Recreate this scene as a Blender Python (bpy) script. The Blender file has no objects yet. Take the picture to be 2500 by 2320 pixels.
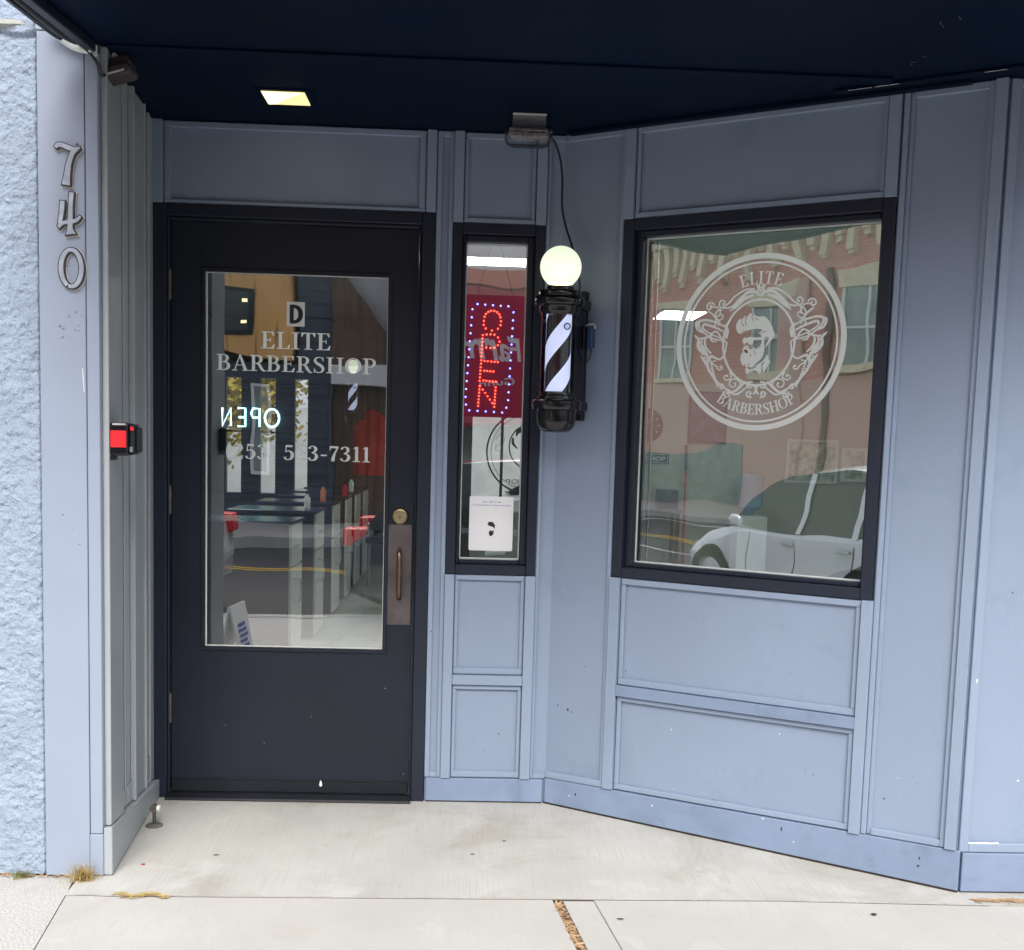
import bpy, bmesh, math, random
from mathutils import Vector, Matrix, noise
random.seed(7)
R = math.radians
scene = bpy.context.scene
col = scene.collection

# ---------------------------------------------------------------- materials
def nodes_of(m):
    m.use_nodes = True
    return m.node_tree.nodes, m.node_tree.links
def mat(name, c, rough=.5, metal=0., var=0., vscale=3., bump=(), emit=None, estr=0., spec=.5, streak=None,
        fleck=None, coat=0., stain=None):
    """procedural principled material; colour variation, brush streaks, flecks and bumps are patterns of the surface itself"""
    m = bpy.data.materials.new(name)
    N, L = nodes_of(m)
    p = N['Principled BSDF']
    p.inputs['Base Color'].default_value = (*c, 1)
    p.inputs['Roughness'].default_value = rough
    p.inputs['Metallic'].default_value = metal
    p.inputs['Specular IOR Level'].default_value = spec
    p.inputs['Coat Weight'].default_value = coat
    tc = N.new('ShaderNodeTexCoord')
    def noise_tex(scale, detail=4, stretch=None, dist=0., rough_=.55):
        n = N.new('ShaderNodeTexNoise')
        n.inputs['Scale'].default_value = scale
        n.inputs['Detail'].default_value = detail
        n.inputs['Roughness'].default_value = rough_
        n.inputs['Distortion'].default_value = dist
        if stretch:
            mp = N.new('ShaderNodeMapping')
            mp.inputs['Scale'].default_value = stretch
            L.new(tc.outputs['Object'], mp.inputs['Vector'])
            L.new(mp.outputs[0], n.inputs['Vector'])
        else:
            L.new(tc.outputs['Object'], n.inputs['Vector'])
        return n
    cur = None
    def mixcol(fac, a, b, mode='MIX'):
        mx = N.new('ShaderNodeMix'); mx.data_type = 'RGBA'; mx.blend_type = mode
        if isinstance(fac, float): mx.inputs[0].default_value = fac
        else: L.new(fac, mx.inputs[0])
        for s, v in ((6, a), (7, b)):
            if isinstance(v, tuple): mx.inputs[s].default_value = (*v, 1)
            else: L.new(v, mx.inputs[s])
        return mx.outputs[2]
    def ramp(src, a, b):
        mr = N.new('ShaderNodeMapRange'); mr.inputs[1].default_value = a; mr.inputs[2].default_value = b
        L.new(src, mr.inputs[0]); return mr.outputs[0]
    if var:
        n = noise_tex(vscale, 6)
        lo = tuple(v * (1 - var) for v in c); hi = tuple(min(1, v * (1 + var)) for v in c)
        cur = mixcol(ramp(n.outputs[0], .3, .7), lo, hi)
    if streak:
        n = noise_tex(streak[1], 5, streak[2])
        cur = mixcol(ramp(n.outputs[0], streak[3], streak[4]), cur or tuple(c), tuple(streak[0]))
    if stain:
        for (sc, sca, lo, hi) in stain:
            n = noise_tex(sca, 7, None, .6, .65)
            cur = mixcol(ramp(n.outputs[0], lo, hi), cur or tuple(c), tuple(sc))
    if fleck:
        for (fc, fs, th) in fleck:
            v = N.new('ShaderNodeTexVoronoi'); v.inputs['Scale'].default_value = fs
            v.inputs['Randomness'].default_value = 1.
            L.new(tc.outputs['Object'], v.inputs['Vector'])
            sep = N.new('ShaderNodeSeparateColor'); L.new(v.outputs['Color'], sep.inputs[0])
            # radius depends on the cell so that most cells have no fleck at all
            r = N.new('ShaderNodeMath'); r.operation = 'MULTIPLY_ADD'
            L.new(sep.outputs[0], r.inputs[0]); r.inputs[1].default_value = th * 4; r.inputs[2].default_value = -th * 3
            lt = N.new('ShaderNodeMath'); lt.operation = 'LESS_THAN'
            L.new(v.outputs['Distance'], lt.inputs[0]); L.new(r.outputs[0], lt.inputs[1])
            cur = mixcol(lt.outputs[0], cur or tuple(c), tuple(fc))
    if cur is not None: L.new(cur, p.inputs['Base Color'])
    last = None
    for (sc, st, di, stretch) in bump:
        n = noise_tex(sc, 5, stretch)
        b = N.new('ShaderNodeBump'); b.inputs['Strength'].default_value = st; b.inputs['Distance'].default_value = di
        L.new(n.outputs[0], b.inputs['Height'])
        if last: L.new(last, b.inputs['Normal'])
        last = b.outputs[0]
    if last: L.new(last, p.inputs['Normal'])
    if emit:
        p.inputs['Emission Color'].default_value = (*emit, 1)
        p.inputs['Emission Strength'].default_value = estr
    return m
def glass(name, tint, ior=2.2, wave=.0, wscale=3., stretch=None, smear=0.):
    m = bpy.data.materials.new(name); N, L = nodes_of(m); N.clear()
    o = N.new('ShaderNodeOutputMaterial'); mx = N.new('ShaderNodeMixShader')
    t = N.new('ShaderNodeBsdfTransparent'); t.inputs[0].default_value = (*tint, 1)
    g = N.new('ShaderNodeBsdfGlossy'); g.inputs['Roughness'].default_value = smear
    f = N.new('ShaderNodeFresnel'); f.inputs[0].default_value = ior
    L.new(f.outputs[0], mx.inputs[0]); L.new(t.outputs[0], mx.inputs[1]); L.new(g.outputs[0], mx.inputs[2])
    L.new(mx.outputs[0], o.inputs[0])
    if wave:
        tc = N.new('ShaderNodeTexCoord'); n = N.new('ShaderNodeTexNoise'); n.inputs['Scale'].default_value = wscale
        n.inputs['Detail'].default_value = 1.
        if stretch:
            mp = N.new('ShaderNodeMapping'); mp.inputs['Scale'].default_value = stretch
            L.new(tc.outputs['Object'], mp.inputs[0]); L.new(mp.outputs[0], n.inputs['Vector'])
        else: L.new(tc.outputs['Object'], n.inputs['Vector'])
        b = N.new('ShaderNodeBump'); b.inputs['Strength'].default_value = 1.; b.inputs['Distance'].default_value = wave
        L.new(n.outputs[0], b.inputs['Height']); L.new(b.outputs[0], g.inputs['Normal'])
    return m
def brick_mat(name, c1, c2, mortar, scale=1., flat=False):
    m = bpy.data.materials.new(name); N, L = nodes_of(m); p = N['Principled BSDF']
    tc = N.new('ShaderNodeTexCoord'); mp = N.new('ShaderNodeMapping')
    mp.inputs['Rotation'].default_value = (R(90), 0, 0)
    L.new(tc.outputs['Object'], mp.inputs[0])
    b = N.new('ShaderNodeTexBrick'); b.inputs['Color1'].default_value = (*c1, 1); b.inputs['Color2'].default_value = (*c2, 1)
    b.inputs['Mortar'].default_value = (*mortar, 1); b.inputs['Scale'].default_value = 1.
    b.inputs['Brick Width'].default_value = .22 * scale; b.inputs['Row Height'].default_value = .075 * scale
    b.inputs['Mortar Size'].default_value = .008 * scale
    L.new(mp.outputs[0], b.inputs['Vector']); L.new(b.outputs[0], p.inputs['Base Color'])
    p.inputs['Roughness'].default_value = .9
    return m
BLUE = (.246, .303, .412)
M = {}
M['paint'] = mat('blue_grey_paint', BLUE, .42, var=.05, vscale=1.7, bump=((9, .25, .012, (1, 1, .25)), (60, .22, .003, (2.2, 2.2, .12)), (160, .14, .002, None)), stain=(((.185, .25, .345), 3.2, .56, .86), ((.26, .335, .44), 7.5, .62, .9)),
                 streak=((.20, .26, .345), 2.2, (1, 1, .35), .66, .9),
                 fleck=(((.62, .66, .72), 5.5, .016), ((.07, .08, .11), 4.1, .014)))
M['trim'] = mat('blue_grey_trim_paint', (.256, .319, .428), .40, var=.05, vscale=2.5, bump=((14, .3, .010, (1, 1, .2)), (70, .25, .003, (2, 2, .12)), (140, .14, .002, None)), stain=(((.19, .25, .34), 5, .6, .88),),
                fleck=(((.7, .72, .76), 7.1, .015), ((.08, .09, .12), 6.3, .014)))
M['base'] = mat('scuffed_baseboard_paint', (.210, .270, .392), .42, var=.10, vscale=5, bump=((16, .3, .008, (.3, .3, 1)),),
                fleck=(((.75, .77, .8), 9, .02), ((.06, .07, .1), 8, .022)), stain=(((.15, .20, .29), 7, .55, .8), ((.28, .30, .33), 15, .66, .85)))
M['side'] = mat('grey_green_return_paint', (.365, .395, .42), .42, var=.05, vscale=2.5, bump=((12, .2, .008, (1, 1, .15)), (140, .1, .002, None)),
                fleck=(((.6, .6, .58), 7, .012),))
M['pilaster'] = mat('pale_blue_pilaster_paint', (.295, .345, .44), .40, var=.05, vscale=2., bump=((5, .35, .012, (1, 1, .4)), (90, .15, .003, None)),
                    streak=((.26, .305, .41), 4, (1, 1, .25), .62, .85), fleck=(((.8, .82, .86), 6, .015), ((.2, .23, .3), 7.5, .022)))
M['stucco'] = mat('pale_blue_stucco', (.315, .385, .49), .75, var=.08, vscale=9, bump=((70, .9, .012, (1, 1, .8)), (26, .8, .02, None)), stain=(((.25, .30, .38), 3.5, .55, .85), ((.38, .44, .53), 9, .6, .9)))
M['ledge'] = mat('dirty_cream_stucco_ledge', (.40, .41, .38), .8, var=.15, vscale=20, bump=((40, .8, .015, None),))
M['door'] = mat('black_door_paint', (.013, .017, .028), .36, spec=.35, var=.15, vscale=2.2, bump=((4, .15, .006, (.3, 1, 3.)), (150, .08, .002, None)),
                fleck=(((.6, .62, .62), 6.5, .012), ((.15, .16, .18), 9, .012)), streak=((.018, .023, .036), 1.5, (.15, 1, 2.5), .5, .8))
M['frame'] = mat('black_frame_paint', (.016, .021, .036), .38, spec=.35, var=.12, vscale=3, bump=((12, .15, .006, None),),
                 fleck=(((.45, .47, .5), 9, .012),))
M['soffit'] = mat('midnight_soffit_paint', (.0010, .0062, .021), .6, spec=.08, var=.25, vscale=1.3, bump=((3, .2, .01, None), (60, .06, .002, None)),
                  fleck=(((.35, .37, .38), 4.4, .01),))
M['black'] = mat('gloss_black', (.008, .008, .010), .16, spec=.5, coat=.1, var=.1, bump=((60, .03, .001, None),))
M['blackmat'] = mat('satin_black', (.012, .014, .02), .42, spec=.3, var=.2)
M['bronze'] = mat('brown_fixture', (.045, .035, .036), .45, var=.2, vscale=12)
M['white'] = mat('white_vinyl', (.97, .97, .98), .35, var=.01, coat=1.)
M['white'].node_tree.nodes['Principled BSDF'].inputs['Coat IOR'].default_value = 2.3; M['white'].node_tree.nodes['Principled BSDF'].inputs['Coat Roughness'].default_value = .12
N_, L_ = nodes_of(M['white']); tr_ = N_.new('ShaderNodeBsdfTranslucent'); tr_.inputs[0].default_value = (.95, .95, .95, 1)
mx_ = N_.new('ShaderNodeMixShader'); mx_.inputs[0].default_value = .45
L_.new(N_['Principled BSDF'].outputs[0], mx_.inputs[1]); L_.new(tr_.outputs[0], mx_.inputs[2]); L_.new(mx_.outputs[0], N_['Material Output'].inputs[0])
M['whitepl'] = mat('white_plastic', (.75, .76, .74), .4, var=.05)
M['spacer'] = mat('pale_glazing_edge', (.72, .78, .76), .4, var=.1, vscale=20)
M['hingem'] = mat('aged_hinge', (.16, .13, .10), .42, .8, var=.4, vscale=30)
M['brass'] = mat('worn_brass', (.30, .25, .15), .36, 1., var=.2, vscale=40)
M['brassl'] = mat('pale_brass', (.66, .56, .33), .3, 1., var=.1, vscale=40)
M['plate'] = mat('brown_bronze_plate', (.14, .12, .12), .38, .7, var=.25, vscale=9, bump=((20, .15, .003, None),))
M['handle'] = mat('copper_worn_handle', (.19, .12, .085), .33, .9, var=.45, vscale=14)
M['steel'] = mat('brushed_steel', (.55, .56, .58), .3, 1., var=.15, vscale=25)
M['digit'] = mat('pewter_digit_face', (.36, .40, .47), .38, .15, var=.2, vscale=30, bump=((25, .5, .006, None),))
M['digdark'] = mat('tarnished_digit_edge', (.02, .024, .034), .45, .0, var=.3, vscale=30)
M['digrim'] = mat('cream_digit_backing', (.80, .70, .60), .5, var=.08, vscale=30)
M['red'] = mat('red_label', (.72, .012, .02), .45, var=.06)
M['concrete'] = mat('broomed_entry_concrete', (.475, .468, .44), .85, var=.12, vscale=2.3,
                    bump=((130, .8, .004, (1.4, .035, 1)), (260, .5, .003, None)),
                    streak=((.41, .40, .375), 110, (1.4, .04, 1), .50, .80), stain=(((.33, .305, .25), 1.9, .50, .74), ((.56, .555, .53), 3.1, .58, .75)),
                    fleck=(((.08, .07, .07), 3.4, .010), ((.30, .285, .26), 75, .05)))
M['walk'] = mat('sidewalk_concrete', (.465, .452, .425), .88, var=.09, vscale=1.4,
                bump=((110, .5, .004, (1, .35, 1)), (300, .45, .002, None)), streak=((.44, .43, .405), 50, (1.2, .15, 1), .50, .8),
                stain=(((.40, .37, .32), 2.4, .60, .85), ((.55, .54, .51), 5, .6, .8)), fleck=(((.08, .06, .06), 3.1, .011), ((.29, .275, .25), 85, .05)))
M['aggregate'] = mat('exposed_aggregate_concrete', (.53, .52, .495), .9, var=.30, vscale=160,
                     bump=((150, .9, .006, None), (420, .6, .003, None)), stain=(((.36, .345, .32), 3, .55, .85),), fleck=(((.25, .24, .23), 90, .09),))
M['joint'] = mat('joint_dirt_and_gap_shade', (.055, .045, .038), .95, var=.4, vscale=40)  # pavement joint dirt; also paints the shade under the baseboards
M['fibre'] = mat('bark_joint_filler', (.30, .19, .11), .95, var=.5, vscale=70, bump=((80, 1, .01, None),))
M['chip'] = mat('wood_chip', (.42, .27, .15), .9, var=.45, vscale=30)
M['straw'] = mat('dry_straw_grass', (.55, .40, .16), .8, var=.35, vscale=40)
M['greenish'] = mat('green_grass_blade', (.20, .25, .07), .8, var=.35, vscale=40)
M['asphalt'] = mat('asphalt', (.060, .062, .066), .85, var=.22, vscale=4, bump=((200, .5, .004, None),))
M['curb'] = mat('curb_concrete', (.42, .41, .39), .85, var=.12, vscale=5)
M['yellow'] = mat('yellow_road_paint', (.62, .40, .05), .7, var=.2, vscale=9)
M['roadwhite'] = mat('white_road_paint', (.70, .70, .68), .7, var=.15, vscale=9)
M['glassdoor'] = glass('door_glass', (.93, .96, .955), 5.0, .0007, 2.6, (1, 1, 1.6))
M['glasswin'] = glass('window_glass', (.92, .97, .945), 5.6, .0011, 2.4, (1, 1, 2.2))
M['clear'] = glass('clear_plastic', (.80, .80, .80), 1.6, .004, 40, smear=.12)
M['tube'] = glass('clear_acrylic_tube', (.9, .9, .93), 1.45)
M['carglass'] = mat('car_glass', (.012, .016, .016), .05, spec=.5)
M['carwhite'] = mat('white_car_paint', (.72, .74, .76), .22, coat=1.)
M['cardark'] = mat('dark_grey_car_paint', (.035, .038, .045), .2, .3, coat=1.)
M['carsilver'] = mat('silver_car_paint', (.42, .44, .47), .22, .4, coat=1.)
M['tyre'] = mat('tyre_rubber', (.02, .02, .02), .8)
M['globe'] = mat('milky_lit_globe', (.84, .88, .72), .25, var=.05, emit=(.90, .98, .74), estr=.36)
M['stripe_w'] = mat('lit_white_stripe', (.75, .78, .9), .3, emit=(.62, .70, 1.), estr=.33)
M['stripe_d'] = mat('dark_stripe', (.035, .03, .035), .16, streak=((.20, .19, .19), 30, (6, 6, .3), .55, .75))  # pale streaks paint reflections into the stripe's colour
M['lamp'] = mat('warm_downlight', (.8, .7, .5), .4, emit=(1., .84, .42), estr=1.15)
M['lamp2'] = mat('warm_reflector', (.7, .6, .35), .35, emit=(.95, .80, .36), estr=.42)
M['ledr'] = mat('red_led', (.8, .05, .02), .3, emit=(1., .06, .03), estr=4)
M['ledb'] = mat('blue_led', (.2, .25, .9), .3, emit=(.16, .22, 1.), estr=4)
M['ledpanel'] = mat('led_board_red_glow', (.14, .008, .05), .3, var=.2)  # black board coloured magenta to stand in for the LED glow
M['neon'] = mat('neon_tube', (.6, .9, .9), .3, emit=(.45, .95, 1.), estr=2)
M['fluor'] = mat('fluorescent_panel', (.9, .92, .9), .4, emit=(.93, 1., .95), estr=5.4)
M['intwall'] = mat('pale_green_interior_wall', (.46, .49, .43), .8, var=.04)
M['intdark'] = mat('interior_shade_colour', (.085, .09, .10), .7, var=.1)  # interior behind the door coloured dark so its reflections keep contrast
M['intceil'] = mat('interior_ceiling', (.42, .48, .46), .8, var=.04)
M['tile'] = mat('pale_vinyl_floor', (.55, .58, .54), .25, var=.04, vscale=6, streak=((.36, .38, .36), 3, (1, 6, 1), .63, .68))
M['cabw'] = mat('white_cabinet', (.60, .60, .57), .4, var=.04)
M['cabd'] = mat('charcoal_cabinet', (.02, .023, .03), .35, var=.15)
M['ctop'] = mat('bluish_counter', (.045, .05, .085), .2)
M['redcloth'] = mat('red_cape_cloth', (.62, .01, .012), .7, var=.25, vscale=9, bump=((12, .5, .02, (3, 3, .3)),))
M['bluewater'] = mat('blue_water_bottle', (.25, .45, .60), .15, spec=.7, coat=.5)
M['skin1'] = mat('orange_plastic', (.55, .16, .04), .5)
M['poster'] = mat('pale_poster', (.50, .58, .50), .5, var=.5, vscale=16)
M['brick'] = brick_mat('red_brick', (.60, .20, .145), (.66, .26, .195), (.60, .42, .36))
M['brickp'] = brick_mat('pinkish_brick', (.66, .38, .30), (.68, .40, .33), (.62, .45, .39))
M['cream'] = mat('cream_stone', (.76, .66, .46), .8, var=.12, vscale=4, streak=((.38, .32, .22), 8, (.2, .2, 3), .62, .7))
M['teal'] = mat('green_ribbed_awning', (.13, .24, .19), .7, streak=((.06, .12, .10), 6, (3, 1, .05), .5, .56))
M['wood'] = mat('honey_wood_siding', (.78, .43, .14), .6, var=.15, vscale=1.2, streak=((.32, .14, .035), 5, (2.6, 1, .22), .56, .66), bump=((7, .3, .01, (4, 1, .05)),))
M['navy'] = mat('navy_lap_siding', (.055, .075, .105), .6, var=.15, vscale=3, streak=((.025, .035, .05), 3, (.05, .05, 9), .5, .56))
M['brownwood'] = mat('dark_wood_panels', (.12, .065, .035), .6, var=.3, vscale=5, streak=((.05, .03, .02), 5, (4, 1, .1), .5, .6))
M['greyroof'] = mat('grey_panel', (.34, .36, .36), .6, var=.15, vscale=2)
M['whitewall'] = mat('white_wall', (.72, .73, .72), .8, var=.05)
M['awnred'] = mat('red_awning_cloth', (.42, .012, .05), .6, var=.08)
M['winpane'] = mat('curtained_window_pane', (.20, .25, .23), .1, var=.35, vscale=3, spec=.8)
M['leaf'] = mat('leaf', (.09, .115, .02), .7, var=.5, vscale=3)
M['leafy'] = mat('yellow_leaf', (.34, .27, .03), .7, var=.4, vscale=3)
M['bark'] = mat('bark', (.09, .065, .045), .9, var=.3, vscale=8)
M['roofm'] = mat('roof_membrane', (.1, .1, .1), .9, var=.1)
M['ink'] = mat('blue_print', (.10, .14, .36), .6)
M['inkblack'] = mat('black_print', (.015, .013, .015), .5)
M['unit'] = mat('unit_sticker', (.78, .78, .76), .5)
M['cable'] = mat('cable_black', (.015, .015, .018), .4)
M['blueish'] = mat('blue_plug', (.03, .07, .16), .4)
M['pvc'] = mat('white_conduit', (.72, .74, .72), .35, var=.06, vscale=14)
M['leather'] = mat('black_leather', (.018, .018, .019), .3, bump=((60, .2, .002, None),))
M['caulk'] = mat('white_caulk', (.78, .78, .74), .6)
M['redpaint'] = mat('red_wall_paint', (.40, .03, .03), .7, var=.2, vscale=20)

# ---------------------------------------------------------------- frames: (u along, z up, o towards the street)
class Fr:
    def __init__(s, ox, oy, dx, dy, shear=None, z0=0.):
        s.o = Vector((ox, oy, z0)); s.d = Vector((dx, dy, 0)).normalized(); s.n = Vector((s.d.y, -s.d.x, 0)); s.sh = shear
    def __call__(s, u, z, o=0.):
        if s.sh: z += s.sh(u, z)
        p = s.o + s.d * u + s.n * o
        return Vector((p.x, p.y, s.o.z + z))
P0 = (-1.100, -.772); P1 = (-1.1654, 0.); P2 = (.3225, 0.); P3 = (1.5713, -.8176)
ZT = 2.487
LA = 1.4926; LS = .7744
BK = Fr(0, 0, 1, 0)
AN = Fr(*P2, .83664, -.54775, lambda u, z: (.030 * (1 - z / .95) * u / 1.15 if .02 < z < .95 else 0.))
SD = Fr(*P0, -.08395, .99647, lambda t, z: (-.085 * (t / LS) * min(1, z / .15) if 0 < z < .16 else 0.))
FL = Fr(0, P0[1], 1, 0)
FR = Fr(0, P3[1], 1, 0)
W = Fr(0, 0, 1, 0)                                         # world: u = x, o = -y

class Mb:
    """collects shapes, builds ONE mesh object"""
    def __init__(s): s.v = []; s.f = []; s.mi = []
    def add(s, vs, fs, mi=0):
        b = len(s.v); s.v += [tuple(v) for v in vs]; s.f += [tuple(b + i for i in f) for f in fs]; s.mi += [mi] * len(fs)
    def box(s, fr, u0, u1, z0, z1, o0, o1, mi=0):
        c = [fr(u, z, o) for o in (o0, o1) for z in (z0, z1) for u in (u0, u1)]
        s.add(c, [(0, 2, 3, 1), (4, 5, 7, 6), (0, 1, 5, 4), (2, 6, 7, 3), (0, 4, 6, 2), (1, 3, 7, 5)], mi); return s
    def quad(s, a, b, c, d, mi=0): s.add([a, b, c, d], [(0, 1, 2, 3)], mi); return s
    def poly(s, fr, pts, o, mi=0): s.add([fr(u, z, o) for u, z in pts], [tuple(range(len(pts)))], mi); return s
    def prism(s, fr, pts, o0, o1, mi=0):
        n = len(pts); vs = [fr(u, z, o0) for u, z in pts] + [fr(u, z, o1) for u, z in pts]
        s.add(vs, [tuple(range(n))[::-1], tuple(range(n, 2 * n))] + [(i, (i + 1) % n, n + (i + 1) % n, n + i) for i in range(n)], mi); return s
    def hprism(s, pts, z0, z1, mi=0):
        n = len(pts); vs = [(x, y, z0) for x, y in pts] + [(x, y, z1) for x, y in pts]
        s.add(vs, [tuple(range(n))[::-1], tuple(range(n, 2 * n))] + [(i, (i + 1) % n, n + (i + 1) % n, n + i) for i in range(n)], mi); return s
    def lathe(s, c, prof, seg=40, mi=0, axis='z', a0=0., a1=2 * math.pi):
        full = abs(a1 - a0 - 2 * math.pi) < 1e-6
        ns = seg if full else seg + 1; vs = []
        for r, h in prof:
            for k in range(ns):
                a = a0 + (a1 - a0) * k / seg; x, y = r * math.cos(a), r * math.sin(a)
                vs.append((c[0] + x, c[1] + y, c[2] + h) if axis == 'z' else (c[0] + x, c[1] + h, c[2] + y) if axis == 'y' else (c[0] + h, c[1] + x, c[2] + y))
        fs = []
        for j in range(len(prof) - 1):
            for k in range(seg):
                k2 = (k + 1) % ns
                fs.append((j * ns + k, j * ns + k2, (j + 1) * ns + k2, (j + 1) * ns + k))
        s.add(vs, fs, mi); return s
    def tube(s, pts, r, seg=10, mi=0):
        pts = [Vector(p) for p in pts]; rr = r if isinstance(r, (list, tuple)) else [r] * len(pts)
        vs = []; t0 = None
        for i, p in enumerate(pts):
            t = (pts[min(i + 1, len(pts) - 1)] - pts[max(i - 1, 0)]).normalized()
            ref = Vector((0, 0, 1)) if abs(t.z) < .9 else Vector((1, 0, 0))
            if t0 is None: a = t.cross(ref).normalized()
            else: a = (a0 - t * a0.dot(t)).normalized()
            a0 = a; t0 = t; b = t.cross(a)
            for k in range(seg):
                an = 2 * math.pi * k / seg; vs.append(p + (a * math.cos(an) + b * math.sin(an)) * rr[i])
        fs = [(i * seg + k, i * seg + (k + 1) % seg, (i + 1) * seg + (k + 1) % seg, (i + 1) * seg + k) for i in range(len(pts) - 1) for k in range(seg)]
        n = len(pts) - 1
        fs += [tuple(range(seg))[::-1], tuple(n * seg + k for k in range(seg))]
        s.add(vs, fs, mi); return s
    def ball(s, c, r, seg=12, rings=8, mi=0, sz=1.):
        s.lathe(c, [(max(1e-5, r * math.sin(math.pi * i / rings)), -r * sz * math.cos(math.pi * i / rings)) for i in range(rings + 1)], seg, mi); return s
    def build(s, name, m, parent=None, bevel=0., smooth=False, seg=1):
        me = bpy.data.meshes.new(name); me.from_pydata(s.v, [], s.f)
        for mm in (m if isinstance(m, (list, tuple)) else [m]): me.materials.append(M[mm] if isinstance(mm, str) else mm)
        me.polygons.foreach_set('material_index', s.mi)
        bm = bmesh.new(); bm.from_mesh(me); bmesh.ops.recalc_face_normals(bm, faces=bm.faces); bm.to_mesh(me); bm.free()
        o = bpy.data.objects.new(name, me); col.objects.link(o)
        if smooth:
            me.polygons.foreach_set('use_smooth', [True] * len(me.polygons))
            me.set_sharp_from_angle(angle=R(38))
        if bevel:
            b = o.modifiers.new('bevel', 'BEVEL'); b.width = bevel; b.segments = seg; b.limit_method = 'ANGLE'; b.angle_limit = R(40)
        if parent: attach(o, parent)
        me.update()
        return o
WM = {}
def world_of(o):
    return WM.get(o.name, Matrix.Identity(4))
def attach(o, parent):
    """world-space mesh becomes a child: vertices are moved into the parent's own coordinates"""
    o.parent = parent
    m = world_of(parent).inverted()
    o.data.transform(m)
    WM[o.name] = world_of(parent)
def tag(o, label=None, cat=None, group=None, kind=None):
    if label: o['label'] = label
    if cat: o['category'] = cat
    if group: o['group'] = group
    if kind: o['kind'] = kind
    return o
def empty(name, loc, label, cat, group=None):
    e = bpy.data.objects.new(name, None); col.objects.link(e); e.location = loc; e.empty_display_size = .1
    WM[e.name] = Matrix.Translation(loc)
    return tag(e, label, cat, group)
def struct(o): o['kind'] = 'structure'; return o
def copy_tree(o, loc=None, rz=None, scale=None, label=None, parent=None):
    c = o.copy(); col.objects.link(c)
    if parent: c.parent = parent
    if loc is not None: c.location = loc
    if rz is not None: c.rotation_euler = (0, 0, rz)
    if scale: c.scale = (scale,) * 3
    if label: c['label'] = label
    for ch in list(o.children): copy_tree(ch, parent=c)
    return c

# ---------------------------------------------------------------- 2D strokes, serif letters
def cr(pts, n=6, closed=False):
    """Catmull-Rom through points (any number of components)"""
    out = []; N_ = len(pts)
    rng = range(N_) if closed else range(N_ - 1)
    for i in rng:
        g = (lambda k: pts[k % N_]) if closed else (lambda k: pts[max(0, min(N_ - 1, k))])
        p0, p1, p2, p3 = g(i - 1), g(i), g(i + 1), g(i + 2)
        for j in range(n):
            t = j / n
            out.append(tuple(.5 * ((2 * b) + (-a + c) * t + (2 * a - 5 * b + 4 * c - d) * t * t + (-a + 3 * b - 3 * c + d) * t ** 3) for a, b, c, d in zip(p0, p1, p2, p3)))
    out.append(tuple(pts[0]) if closed else tuple(pts[-1]))
    return out
def ribbon(pts):
    """list of (x, y, width) -> one strip of quads"""
    L, Rr = [], []
    for i, (x, y, w) in enumerate(pts):
        a = pts[max(0, i - 1)]; b = pts[min(len(pts) - 1, i + 1)]
        dx, dy = b[0] - a[0], b[1] - a[1]; l = math.hypot(dx, dy) or 1
        nx, ny = -dy / l * w / 2, dx / l * w / 2
        L.append((x + nx, y + ny)); Rr.append((x - nx, y - ny))
    return [[L[i], L[i + 1], Rr[i + 1], Rr[i]] for i in range(len(pts) - 1)]
def rect(a, b, c, d): return [[(a, b), (c, b), (c, d), (a, d)]]
def curve(pts, n=5): return ribbon(cr(pts, n))
def ring(cx, cy, rx, ry, wt, wk, n=36, ex=2):
    return ribbon([(cx + rx * math.cos(t), cy + ry * math.sin(t), wt + (wk - wt) * abs(math.cos(t)) ** ex) for t in [2 * math.pi * i / n for i in range(n + 1)]])
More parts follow.
